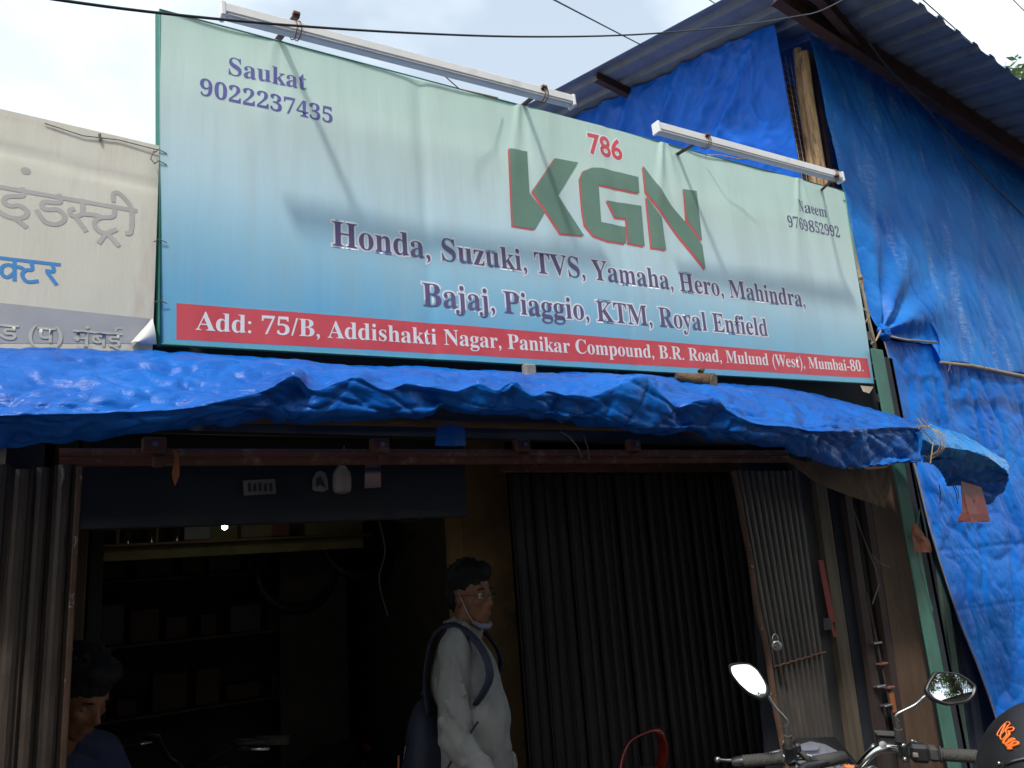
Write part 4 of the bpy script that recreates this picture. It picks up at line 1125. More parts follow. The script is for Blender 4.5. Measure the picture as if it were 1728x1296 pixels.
# ---- dim stock inside the shop
m_box1 = mat("grubby_carton", (.08, .06, .045), (.12, .09, .06), rough=.9); m_box2 = mat("grubby_tin", (.06, .065, .07), (.09, .095, .10), rough=.6); m_box3 = mat("faded_red_tin", (.07, .02, .02), (.10, .03, .025), rough=.6)
rack = thing('metal_rack', 'dusty metal rack of parts against the back wall of the dark shop', 'rack', (.95, 3.0, .024))
for x in (.25, 1.65):
    for y in (2.86, 3.2): MB().cbox((x, y, 1.1), (.03, .03, 2.1), .003).build('upright', m_steel, rack)
for z in (.5, .95, 1.35, 1.72): MB().cbox((.95, 3.03, z), (1.42, .36, .02), .003).build('shelf', m_slat_g, rack)
rr_ = random.Random(4)
names = (('carton', m_box1), ('parts_tin', m_box2), ('parts_tin', m_box3))
for li, z in enumerate((.96, 1.36, 1.73)):
    x = .32
    while x < 1.5:
        w, h = rr_.uniform(.1, .22), rr_.uniform(.09, .24 if z < 1.7 else .18); nm_, mt_ = names[rr_.randrange(3)]
        o = MB().cbox((x + w / 2, 3.0, z + h / 2), (w * .94, .2, h), .006).build(nm_, mt_, None, loc=(x + w / 2, 3.0, z))
        cnt = cnt + 1 if x > .33 else 0
        tag(o, ('brown carton' if mt_ is m_box1 else 'grey tin' if mt_ is m_box2 else 'red tin') + ', %s from the left on the %s shelf of the dim back rack' % (('first', 'second', 'third', 'fourth', 'fifth', 'sixth', 'seventh', 'eighth', 'ninth', 'tenth')[cnt], ('lowest', 'middle', 'top')[li]), 'box', 'stock on the back rack')
        x += w + rr_.uniform(.01, .08)
for (px, py, yy, r_, lab) in ((610, 900, 2.4, .26, 'large dark tyre hanging left of the plaster pillar'), (500, 960, 2.6, .24, 'dark tyre hanging deep in the middle of the shop')):
    c = PY(px, py, yy); g = MB()
    g.tube([c + np.array([r_ * math.cos(a), .03 * math.sin(a), r_ * math.sin(a)]) for a in np.linspace(0, 2 * math.pi, 33)], .035, 8, caps=False)
    o = g.build('tyre', m_black, None, smooth=True, loc=c); tag(o, lab, 'tyre', 'tyres hung in the shop')
    o = MB().tube([c + np.array([0, 0, r_]), (c[0], c[1], 2.31)], .003, 5).build('hanging_cord', m_rope, o)
for (pts_, lab) in ((((560, 868), (600, 880), (650, 872), (690, 880), (730, 868)), 'thin cable looping across the dark shop ceiling'), (((640, 880), (650, 930), (640, 980), (655, 1040)), 'thin cable dangling left of the pillar')):
    o = MB().tube(list(spline_mat(len(pts_), 24) @ np.array([PY(*q_, 1.2) for q_ in pts_])), .004, 6).build('inner_cable', m_greycable, None, smooth=True); tag(o, lab, 'cable')
for k, (px, py, w, h) in enumerate(((430, 900, .16, .14), (470, 902, .1, .1), (330, 905, .13, .08))):
    p = PY(px, 915, 1.92); p[2] = zs + .009
    o = MB().cbox((p[0], p[1], p[2] + h / 2), (w, .1, h), .005).build('carton', (m_box1, m_box3, m_box2)[k], None, loc=p); tag(o, ('brown carton on the loft shelf right of the bulb', 'small red tin on the loft shelf right of the bulb', 'low grey tin on the loft shelf left of the bulb')[k], 'box')

# ================================================================== RIGHT BUILDING wrapped in blue tarpaulin
XC = 3.97; YW = .24
rb = thing('tarpaulin_building', 'two-storey shed wrapped in blue tarpaulin under a corrugated roof at the right', 'building', (XC, YW, 0))
def roof_z(x, y): return 4.93 + .257 * y - .15 * (x - 3.6)
# corrugated sheets: ribs run up the slope
pitch = .19
def roof_sheet(xa, xb, y0, y1, lift):
    b = MB(); n = int((xb - xa) / pitch * 16); vs = []
    for j, y in enumerate((y0, (y0 + y1) / 2, y1)):
        for i in range(n + 1):
            x = xa + (xb - xa) * i / n
            ph = (x / pitch) % 1.0
            h = .032 * (1 if ph < .28 else (1 - (ph - .28) / .1 if ph < .38 else (0 if ph < .9 else (ph - .9) / .1)))
            vs.append((x, y, roof_z(x, y) + h + lift))
    b.add(vs, [(j * (n + 1) + i, j * (n + 1) + i + 1, (j + 1) * (n + 1) + i + 1, (j + 1) * (n + 1) + i) for j in range(2) for i in range(n)])
    o = b.build('roof_sheet', m_roof, rb)
    md = o.modifiers.new('thickness', 'SOLIDIFY'); md.thickness = .0025
xs_ = [3.56, 4.42, 5.28, 6.14, 7.0, 7.86, 8.72, 9.6]
for i in range(len(xs_) - 1):
    roof_sheet(xs_[i], xs_[i + 1] + .05, -.34, 3.9, .004 * (i % 2))
# steel under the roof
def beam(p, q, w, h, name='roof_beam', m=m_beam):
    p, q = Vector(p), Vector(q); d = (q - p).normalized(); up = Vector((0, 0, 1)) - d * d.z; up.normalize(); s_ = d.cross(up)
    g = MB(); R_ = Matrix((d, s_, up)).transposed(); mid = (p + q) / 2; L_ = (q - p).length
    g.box(mid, (L_, w * .3, h), R_)
    g.box(mid + up * (h / 2 + .003), (L_, w, .006), R_); g.box(mid - up * (h / 2 + .003), (L_, w, .006), R_)
    return g.build(name, m, rb)
beam((3.62, .10, roof_z(3.62, .10) - .085), (9.5, .10, roof_z(9.5, .10) - .085), .06, .13)
for y in (1.75,):
    beam((3.60, y, roof_z(3.6, y) - .045), (9.5, y, roof_z(9.5, y) - .045), .05, .06, 'purlin')
beam((3.72, -.06, roof_z(3.72, -.06) - .05), (4.5, .12, roof_z(4.5, .12) - .05), .05, .08, 'corner_bracket')
# frame posts, dark inner sheets
for (x, y) in ((4.05, .42), (9.4, .4), (4.05, 3.7), (9.4, 3.7)):
    MB().box((x, y, 2.3), (.06, .06, 4.5)).build('frame_post', m_beam, rb)
MB().prism([(3.98, 3.8, 0), (9.5, 3.8, 0), (9.5, 3.8, roof_z(9.5, 3.8) - .03), (3.98, 3.8, roof_z(3.98, 3.8) - .03)], (0, .04, 0)).build('back_sheet', m_dark, rb)
MB().prism([(9.5, .3, 0), (9.5, 3.78, 0), (9.5, 3.78, roof_z(9.5, 3.78) - .03), (9.5, .3, roof_z(9.5, .3) - .03)], (.04, 0, 0)).build('side_sheet', m_dark, rb)
MB().box((6.7, 2.0, 2.45), (5.3, 3.4, .05)).build('upper_floor', m_dark, rb)
# corner timbers
def timber(label_m, pts, r, yy):
    return MB().tube([PY(*p, yy) for p in pts], r, 10, sq=.85).build('corner_pole', label_m, rb, smooth='auto')
timber(m_wood, ((1345, 84), (1352, 150), (1362, 230), (1378, 340)), .030, .36)
timber(m_wood, ((1356, 90), (1366, 170), (1380, 260), (1394, 345)), .034, .30)
timber(m_beam, ((1368, 90), (1381, 170), (1396, 260), (1410, 350)), .022, .34)
# weld mesh panels at the corner (fine wire, joined)
g = MB()
for i in range(14):
    x = XC + .02 + i * .045
    g.tube([(x, .38, 3.2), (x, .38, 4.75)], .0017, 4, caps=False)
for j in range(34):
    z = 3.2 + j * .045
    g.tube([(XC + .0, .382, z), (XC + .62, .382, z)], .0017, 4, caps=False)
for i in range(12):
    y = .40 + i * .05
    g.tube([(XC + .03, y, 3.2), (XC + .03, y, 4.8)], .0017, 4, caps=False)
for j in range(34):
    z = 3.2 + j * .045
    g.tube([(XC + .03, .38, z), (XC + .03, .95, z)], .0017, 4, caps=False)
o = g.build('wire_mesh', m_wire, rb); o['kind'] = 'stuff'

# upper sheet facing the street
def folds(amp, cx, cz, off):
    """folds that fan out from a tie point plus general crumple"""
    base = crumple(amp, 3.0, off, st=(1, 1, .6))
    def f(u, v, p):
        dx, dz = p[0] - cx, p[2] - cz
        r_ = math.hypot(dx, dz); a = math.atan2(dz, dx)
        fan = .055 * math.exp(-r_ * 2.2) * math.sin(a * 11 + 1.0) * min(1, r_ * 6)
        hang = .006 * math.sin(p[0] * 13 + 2.5 * math.sin(p[2] * 2.2 + off) + dz * 1.2) * (0.4 + 0.6 * min(1, max(0, (p[2] - 2.6) / 2)))
        # long diagonal tension folds from the corner top
        t_ = (p[0] - 3.95) - (4.9 - p[2]) * .42
        diag = .014 * ridge((t_ * .8, 0, p[2] * .22), 3.6, off + 3) + .006 * ridge((t_ * 1.6, 0, p[2] * .6), 5.0, off + 13)
        return base(u, v, p) + fan + hang + diag
    return f
lefte = [(1362, 50), (1372, 85), (1392, 180), (1420, 318), (1441, 400), (1464, 490), (1486, 552)]
tie = PY(1488, 560, YW)
net = []
zt_at = lambda x: roof_z(x, YW) - .05
X_STEP = float(PY(1584, 600, YW)[0])
Z_HEM1 = float(PY(1535, 574, YW)[2]); Z_HEM2 = float(PY(1600, 610, YW)[2])
pl_b = PY(*lefte[-1], YW)
cols_x = [pl_b[0], pl_b[0] + .07, pl_b[0] + .17, X_STEP - .09, X_STEP - .012, X_STEP + .012, X_STEP + .12, X_STEP + .35, X_STEP + .7, X_STEP + 1.2, X_STEP + 2.0, X_STEP + 3.0, 9.3]
zl0 = PY(*lefte[0], YW)[2]
for ci, xb_ in enumerate(cols_x):
    fx = (xb_ - pl_b[0]) / (9.3 - pl_b[0]); col = []
    zbot = Z_HEM1 if xb_ < X_STEP else Z_HEM2 + .012 * math.sin(ci * 2.1)
    for j, lp_ in enumerate(lefte):
        pl_ = PY(*lp_, YW); x = pl_[0] + (9.3 - pl_[0]) * fx; ztop = zt_at(x)
        tt = (zl0 - pl_[2]) / (zl0 - pl_b[2])
        z = ztop if j == 0 else (pl_[2] if ci == 0 else ztop + (Z_HEM1 - ztop) * tt)
        if j == len(lefte) - 1 and ci: z = zbot
        col.append(np.array([x, YW - .02 * math.sin(tt * 3), z]))
    net.append(col)
up_net = net
t_up = cloth('street_tarpaulin', net, 420, 240, m_tarp, rb, folds(.007, tie[0], tie[2], 1.0))
# the hem with its stick, stepped
hem1 = [PY(1492, 566, YW - .05), PY(1530, 574, YW - .05), PY(1580, 578, YW - .05)]
MB().tube(hem1, [.006, .008, .008], 8).build('hem_stick', m_stick, rb, smooth=True)
hm2 = [PY(1588, 612, YW - .05), PY(1640, 618, YW - .05), PY(1728, 636, YW - .04), PY(1850, 660, YW - .03)]
MB().tube(hm2, [.012, .015, .017, .018], 8).build('hem_pole', m_stick, rb, smooth=True)
for (a, c) in (((1600, 612), (1606, 630)), ((1604, 614), (1600, 627)), ((1660, 618), (1664, 626))):
    MB().tube([PY(*a, YW - .07), PY(*c, YW - .07)], .002, 4).build('frayed_thread', m_paper, rb)
# knot gathered at the tie
kn = PY(1489, 562, YW - .06)
g = MB()
for k in range(7):
    a = k / 7 * 2 * math.pi
    g.tube([kn + np.array([.05 * math.cos(a), .0, .045 * math.sin(a)]), kn + np.array([.018 * math.cos(a + .5), -.028, .018 * math.sin(a + .5)]), kn + np.array([-.03, -.03, .01 * math.sin(a)])], [.018, .014, .006], 7)
g.build('gathered_knot', m_tarp, rb, smooth=True)
MB().tube([PY(1486, 558, .12), PY(1478, 575, .1), PY(1470, 580, .06)], .005, 6).build('tie_rope', m_rope, rb)
# lower sheet
ledge = [(1489, 570), (1508, 640), (1530, 740), (1548, 810), (1572, 905), (1612, 1030), (1655, 1140), (1684, 1225), (1712, 1310)]
net = []
zl_top = PY(*ledge[0], YW + .03)[2]; 
LP = [PY(*q_, YW + .03) for q_ in ledge] 
# carry the edge on to the ground
d_ = LP[-1] - LP[-2]; LP.append(LP[-1] + d_ * ((0.02 - LP[-1][2]) / d_[2]))
for fx in (0, .04, .1, .18, .3, .5, .75, 1.0):
    net.append([np.array([p[0] + (9.3 - p[0]) * fx, YW + .03, p[2]]) for p in LP])
def low_f(u, v, p):
    base = crumple(.010, 2.6, 6.0)(u, v, p) + crumple(.0035, 7.0, 16.0)(u, v, p)
    seam = 0
    for zz, a in ((float(PY(1640, 925, YW)[2]), .005), (1.2, .004)):
        seam += a * math.exp(-((p[2] - zz + .01 * rn(p, 3)) / .008) ** 2)
    sag = .03 * math.exp(-((p[2] - 2.2 + .5 * (p[0] - 4.4)) / .10) ** 2) * math.exp(-((p[0] - 4.7) / .5) ** 2)
    return (base + seam + sag + .015 * ridge((p[0] * 1.5, 0, p[2] * .5), 4, 11)) * min(1, .05 + u * 14)
cloth('lower_tarpaulin', net, 300, 300, m_tarp2, rb, low_f)
# pale hem cord along its edge
MB().tube(list(spline_mat(len(LP), 60) @ np.array(LP) + np.array([-.002, -.006, 0])), .004, 6).build('hem_cord', m_rope, rb, smooth=True)
# left wall sheet (faces the banner side)
net = []
for y in (.36, .55, .8, 1.2, 1.7, 2.3, 3.0, 3.75):
    zt_ = roof_z(XC, y) - .02
    net.append([np.array([XC - .015, y, zt_ + (2.6 - zt_) * s_]) for s_ in (0, .2, .4, .6, .8, 1)])
def lf(u, v, p):
    t_ = (p[1] - .2) * .9 + (p[2] - 4.9) * .8
    return (crumple(.020, 3.6, 8.0)(u, v, (p[1], p[0], p[2])) + .045 * ridge((t_ * .8, 0, (p[2] + p[1]) * .2), 3.0, 2)) * min(1, .15 + u * 6)
cloth('side_tarpaulin', net, 180, 140, m_tarp3, rb, lf)
# ropes and timber between banner and tarp
rp_ = thing('tie_post', 'thin timber batten with knotted ropes behind the right edge of the banner', 'batten', (3.86, .08, 0))
MB().tube([PY(1432, 380, .08), PY(1452, 470, .08), PY(1478, 600, .08), PY(1500, 700, .08)], .010, 6).build('batten', m_stick, rp_)
for pts in (((1446, 455), (1454, 475), (1462, 520), (1474, 565), (1480, 590)), ((1450, 465), (1458, 472), (1449, 480)), ((1470, 590), (1482, 600), (1471, 612), (1484, 620)), ((1474, 610), (1486, 628), (1476, 640)), ((1456, 520), (1468, 530), (1460, 545))):
    MB().tube([PY(*q_, .05) for q_ in pts], .0045, 6).build('rope', m_rope, rp_, smooth=True)
for c in ((1452, 468), (1478, 612), (1480, 632)):
    p = PY(*c, .05); MB().sphere(p, (.014, .012, .016), 8, 6).build('knot', m_rope, rp_, smooth=True)
o = MB().prism([PY(1453, 651, -.02), PY(1474, 653, -.03), PY(1467, 664, -.05), PY(1458, 661, -.04)], (0, .004, .002)).build('plastic_scrap', m_stick, None)
tag(o, 'crumpled pale plastic scrap under the lower right corner of the banner', 'scrap')

# ================================================================== OVERHEAD CABLES
def sag(p, q, s_, r_, m, name, label, n=24, ext=(4.0, 0.0)):
    p, q = np.array(p), np.array(q)
    p, q = p + nrm(p - q) * ext[0], q + nrm(q - p) * ext[1]      # the wire runs on out of the picture
    pts = [lerp(p, q, t) - np.array([0, 0, s_ * 4 * t * (1 - t)]) for t in np.linspace(0, 1, n)]
    o = MB().tube(pts, r_, 6).build(name, m, None, smooth=True); tag(o, label, 'cable'); return o
pts = [PD(40, -12, 1.15), PD(100, 0, 1.2), PD(270, 22, 1.32), PD(480, 42, 1.5), PD(700, 56, 1.75), PD(900, 62, 2.05), PD(1080, 58, 2.4), PD(1240, 44, 2.8), PD(1340, 28, 3.15), PD(1385, 18, 3.35), PD(1440, -10, 3.6)]
pts = [pts[0] + (pts[0] - pts[1]) * 40 + np.array([0, 0, .5])] + pts + [pts[-1] + (pts[-1] - pts[-2]) * 1.0]
A_ = np.vstack([[pts[0]], spline_mat(len(pts) - 1, 60) @ np.array(pts[1:])])
# carry the near end on up to a pole beside the camera
o = MB().tube(list(A_), .0026, 8).build('overhead_cable', m_cable, None, smooth=True)
tag(o, 'thick black cable sagging in front of the banner and tube lights to the roof corner', 'cable')
sag(PD(900, -22, 3.2), PY(1110, 90, 1.6), .01, .004, m_greycable, 'overhead_cable', 'thin grey cable slanting down the sky behind the left roof edge')
sag(PD(1180, -12, 5.0), PD(1300, 70, 6.0), .0, .004, m_greycable, 'overhead_cable', 'short thin cable crossing above the roof slope near the top', ext=(6, 0))
sag(PD(1555, -5, 6.5), PD(1745, 165, 8.5), .02, .006, m_greycable, 'overhead_cable', 'thin cable in the white sky beyond the wavy roof edge', ext=(14, 14))
sag(PD(1700, -10, 7.5), PD(1770, 60, 8.5), .0, .005, m_greycable, 'overhead_cable', 'short thin cable in the top right corner of the sky', ext=(14, 14))
a_ = [PY(1446, 40, -.02), PY(1495, 110, .0), PY(1560, 180, .05), PY(1640, 275, .05), PY(1728, 365, .0), PY(1800, 430, -.1)]
o = MB().tube(list(spline_mat(len(a_), 30) @ np.array(a_)), .006, 6).build('overhead_cable', m_cable, None, smooth=True)
tag(o, 'black cable hanging across the upper blue tarpaulin from the roof corner', 'cable')

# ================================================================== MOTORCYCLES
BIKE = np.array([2.05, -.80, 0.0])
FA = math.atan2(.85, .53)
FW = np.array([math.cos(FA), math.sin(FA), 0]); LFT = np.array([-math.sin(FA), math.cos(FA), 0])
def W(x, y, z): return BIKE + FW * x + LFT * y + np.array([0, 0, z])    # bike frame: forward, left, up
def wheel(par, cx, rr=.30, w=.05):
    c = W(cx, 0, rr)
    wh = MB().add([], []); 
    ty = MB(); n = 32
    prof = [(rr - .06, -w * .35), (rr - .02, -w * .5), (rr, -w * .2), (rr, w * .2), (rr - .02, w * .5), (rr - .06, w * .35)]
    vs = []; fs = []
    for i in range(n):
        a = 2 * math.pi * i / n
        for r_, o_ in prof: vs.append(c + FW * (r_ * math.cos(a)) + np.array([0, 0, r_ * math.sin(a)]) + LFT * o_)
    k = len(prof)
    for i in range(n):
        for j in range(k): fs.append((i * k + j, ((i + 1) % n) * k + j, ((i + 1) % n) * k + (j + 1) % k, i * k + (j + 1) % k))
    root = ty.add(vs, fs).build('wheel', m_rubber, par, smooth='auto')
    rim = MB()
    rim.tube([c + FW * ((rr - .065) * math.cos(a)) + np.array([0, 0, (rr - .065) * math.sin(a)]) for a in np.linspace(0, 2 * math.pi, 33)], .010, 6)
    for i in range(6):
        a = 2 * math.pi * i / 6
        rim.tube([c, c + FW * ((rr - .065) * math.cos(a)) + np.array([0, 0, (rr - .065) * math.sin(a)])], [.014, .008], 6)
    rim.lathe([(0, -.04), (.03, -.04), (.03, .04), (0, .04)], c, tuple(LFT), 12)
    r2 = rim.build('rim', m_black, root); r2.location = (0, 0, 0)
    dk = MB(); dk.lathe([(.05, -.002), (.11, -.002), (.11, .002), (.05, .002)], c + LFT * .045, tuple(LFT), 24); dk.build('brake_disc', m_steel, root)
    return root
def bike_body(par, colour, tank=True):
    wheel(par, .42); wheel(par, -.86, .30, .07)
    fk = MB()
    for s_ in (-1, 1):
        fk.tube([W(.42, s_ * .075, .30), W(.10, s_ * .075, .93)], [.020, .016], 10)
    fk.build('fork', m_steel, par, smooth='auto')
    MB().cbox(W(.085, 0, .955), (.06, .22, .025), .006, Matrix.Rotation(FA, 3, 'Z')).build('triple_clamp', m_steel, par)
    MB().tube([W(.24, 0, .63), W(.40, 0, .66), W(.56, 0, .60)], [.05, .07, .04], 10, sq=.35).build('front_mudguard', colour, par, smooth=True)
    t = MB(); t.tube([W(.08, 0, .76), W(-.02, 0, .80), W(-.15, 0, .81), W(-.28, 0, .77), W(-.36, 0, .72)], [.07, .12, .135, .115, .07], 16, sq=.95)
    tk = t.build('fuel_tank', colour, par, smooth=True)
    MB().lathe([(0, 0), (.032, 0), (.032, .008), (.0, .012)], W(-.10, 0, .925), (0, 0, 1), 16).build('fuel_cap', m_steel, tk)
    s = MB(); s.tube([W(-.34, 0, .74), W(-.45, 0, .755), W(-.65, 0, .775), W(-.85, 0, .81), W(-1.0, 0, .83)], [.05, .10, .125, .11, .06], 12, sq=.4)
    s.build('seat', m_black, par, smooth=True)
    e = MB(); e.cbox(W(-.22, 0, .42), (.30, .20, .26), .03, Matrix.Rotation(FA, 3, 'Z'))
    e.lathe([(.07, 0), (.075, .02), (.075, .16), (.06, .2)], W(-.12, 0, .50), (FW[0] * .4, FW[1] * .4, .9), 14)
    e.build('engine', m_black, par, smooth='auto')
    f = MB()
    for s_ in (-1, 1):
        f.tube([W(.02, s_ * .03, .86), W(-.3, s_ * .10, .66), W(-.5, s_ * .11, .64), W(-.95, s_ * .09, .76)], .016, 8)
        f.tube([W(-.45, s_ * .10, .36), W(-.86, s_ * .10, .30)], .018, 8)
        f.tube([W(-.60, s_ * .12, .66), W(-.84, s_ * .12, .34)], .022, 8)
    f.tube([W(.05, 0, .84), W(-.10, 0, .40), W(-.42, 0, .32)], .018, 8)
    f.build('frame', m_black, par, smooth='auto')
    MB().tube([W(-.1, -.1, .40), W(-.2, -.14, .25), W(-.5, -.15, .28), W(-1.0, -.17, .42)], [.018, .02, .04, .05], 12).build('exhaust', m_steel, par, smooth='auto')
    MB().tube([W(-.92, 0, .72), W(-1.08, 0, .74), W(-1.18, 0, .60)], [.05, .05, .02], 10, sq=.5).build('rear_mudguard', m_black, par, smooth=True)
    MB().cbox(W(-1.08, 0, .79), (.05, .10, .04), .01, Matrix.Rotation(FA, 3, 'Z')).build('tail_light', m_redgloss, par)
def handle_side(par, s_, mirror_px, base_px, tip_px, refl, depth, grip_dz=0):
    """s_=+1 left, -1 right"""
    pass
bike = thing('motorcycle', 'black naked motorcycle with bare handlebar and two mirrors in the right foreground', 'motorcycle', tuple(BIKE))
bike_body(bike, m_black)
# handlebar: chrome tube rising from the clamp to the grips
HB = [W(.07, 0, .985), W(.06, .05, .985)]
def gp(px, py, d): return PD(px, py, d)
rgrip = [gp(1568, 1273, 2.15), gp(1668, 1278, 2.12)]
lgrip = [gp(1338, 1277, 2.21), gp(1262, 1284, 2.23)]
clampL, clampR = W(.075, .06, .975), W(.075, -.06, .975)
barR = [clampR, gp(1446, 1305, 2.20), gp(1458, 1285, 2.18), gp(1478, 1267, 2.17), gp(1502, 1262, 2.16), gp(1530, 1268, 2.155), rgrip[0], rgrip[1]]
barL = [clampL, gp(1392, 1312, 2.24), gp(1378, 1292, 2.23), gp(1362, 1278, 2.22), lgrip[0], lgrip[1]]
bp_ = np.array([barR[0], lerp(clampL, clampR, .5), clampL])
MB().tube(list(spline_mat(len(barR), 40) @ np.array(barR)), .0115, 12).build('handlebar', m_chrome, bike, smooth=True)
MB().tube([clampR, clampL], .0115, 12).build('handlebar', m_chrome, bike, smooth=True)
MB().tube(list(spline_mat(len(barL), 40) @ np.array(barL)), .0115, 12).build('handlebar', m_chrome, bike, smooth=True)
def grip(a, c, seg=14):
    g = MB(); prof = []
    L_ = np.linalg.norm(np.array(c) - np.array(a)); d = nrm(np.array(c) - np.array(a))
    for i in range(seg * 4 + 1):
        t = i / (seg * 4); r_ = .0165 + .0012 * (1 if (i // 2) % 2 else 0)
        if t < .04: r_ = .021
        prof.append((r_, L_ * t))
    g.lathe([(0, 0)] + prof + [(.0, L_)], a, tuple(d), 18)
    return g.build('grip', m_rubber, bike, smooth='auto'), d
g1, dr = grip(gp(1585, 1273, 2.145), gp(1654, 1277, 2.12))
g2, dl = grip(gp(1322, 1279, 2.215), gp(1254, 1285, 2.235))
MB().lathe([(.012, 0), (.016, .004), (.017, .012), (.014, .034), (.010, .037), (0, .037)], gp(1654, 1277, 2.12), tuple(dr), 16).build('bar_end', m_black, bike, smooth='auto')
MB().lathe([(.016, 0), (.015, .018), (.011, .032), (0, .034)], gp(1254, 1285, 2.235), tuple(dl), 16).build('bar_end', m_black, bike, smooth='auto')
# levers
lv = list(spline_mat(5, 24) @ np.array([gp(1345, 1262, 2.24), gp(1322, 1266, 2.29), gp(1280, 1276, 2.31), gp(1240, 1283, 2.31), gp(1211, 1282, 2.31)]))
MB().tube(lv, [.007] * 20 + [.006, .006, .006, .006], 8, sq=.7).build('clutch_lever', m_steel, bike, smooth=True)
MB().sphere(gp(1211, 1282, 2.31), .0095, 12, 8).build('lever_ball', m_steel, bike, smooth=True)
lv = list(spline_mat(5, 24) @ np.array([gp(1538, 1250, 2.2), gp(1565, 1262, 2.24), gp(1610, 1268, 2.26), gp(1650, 1274, 2.26), gp(1676, 1278, 2.26)]))
MB().tube(lv, .0065, 8, sq=.7).build('brake_lever', m_steel, bike, smooth=True)
# switch gear and clamps
Rr = Matrix((Vector(dr), Vector(dr).cross(Vector((0, 0, 1))).normalized() * -1, Vector((0, 0, 1)))).transposed()
MB().cbox(gp(1550, 1270, 2.15), (.050, .045, .048), .009, Rr).build('switch_housing', m_black, bike)
MB().cbox(gp(1574, 1271, 2.145), (.030, .038, .040), .008, Rr).build('throttle_housing', m_rubber, bike)
MB().cbox(gp(1545, 1274, 2.12), (.014, .006, .012), .002, Rr).build('starter_button', m_paper, bike)
MB().sphere(gp(1527, 1281, 2.12), .006, 10, 8).build('bolt', m_chrome, bike, smooth=True)
MB().sphere(gp(1524, 1258, 2.12), .006, 10, 8).build('bolt', m_chrome, bike, smooth=True)
MB().cbox(gp(1524, 1268, 2.15), (.022, .034, .050), .006, Rr).build('lever_clamp', m_black, bike)
rs_ = MB(); rs_.cbox(gp(1498, 1249, 2.19), (.058, .045, .034), .007, Rr); ro = rs_.build('brake_reservoir', m_black, bike)
MB().cbox(gp(1497, 1238, 2.19), (.062, .048, .006), .002, Rr).build('reservoir_cap', m_rubber, ro)
MB().lathe([(0, 0), (.010, 0), (.010, .002), (.0, .003)], gp(1490, 1257, 2.16), tuple(-ray(1490, 1257)), 16).build('sight_glass', m_steel, ro)
MB().tube([gp(1480, 1262, 2.19), gp(1466, 1268, 2.2), gp(1458, 1276, 2.22), gp(1448, 1296, 2.24)], .005, 8).build('brake_hose', m_rubber, bike, smooth=True)
MB().tube([gp(1475, 1258, 2.2), gp(1466, 1272, 2.22)], .007, 8).build('hose_joint', m_steel, bike, smooth=True)
Rl = Matrix((Vector(dl) * -1, Vector(dl).cross(Vector((0, 0, 1))).normalized(), Vector((0, 0, 1)))).transposed()
MB().cbox(gp(1333, 1272, 2.21), (.034, .046, .058), .009, Rl).build('switch_housing', m_black, bike)
MB().cbox(gp(1345, 1262, 2.22), (.02, .04, .03), .006, Rl).build('lever_clamp', m_black, bike)
MB().tube([gp(1352, 1268, 2.2), gp(1364, 1282, 2.19), gp(1372, 1300, 2.2), gp(1385, 1330, 2.25)], .007, 8).build('clutch_cable', m_rubber, bike, smooth=True)
MB().tube([gp(1330, 1290, 2.19), gp(1340, 1284, 2.18), gp(1350, 1292, 2.19)], .004, 8).build('small_wire', m_cable, bike, smooth=True)
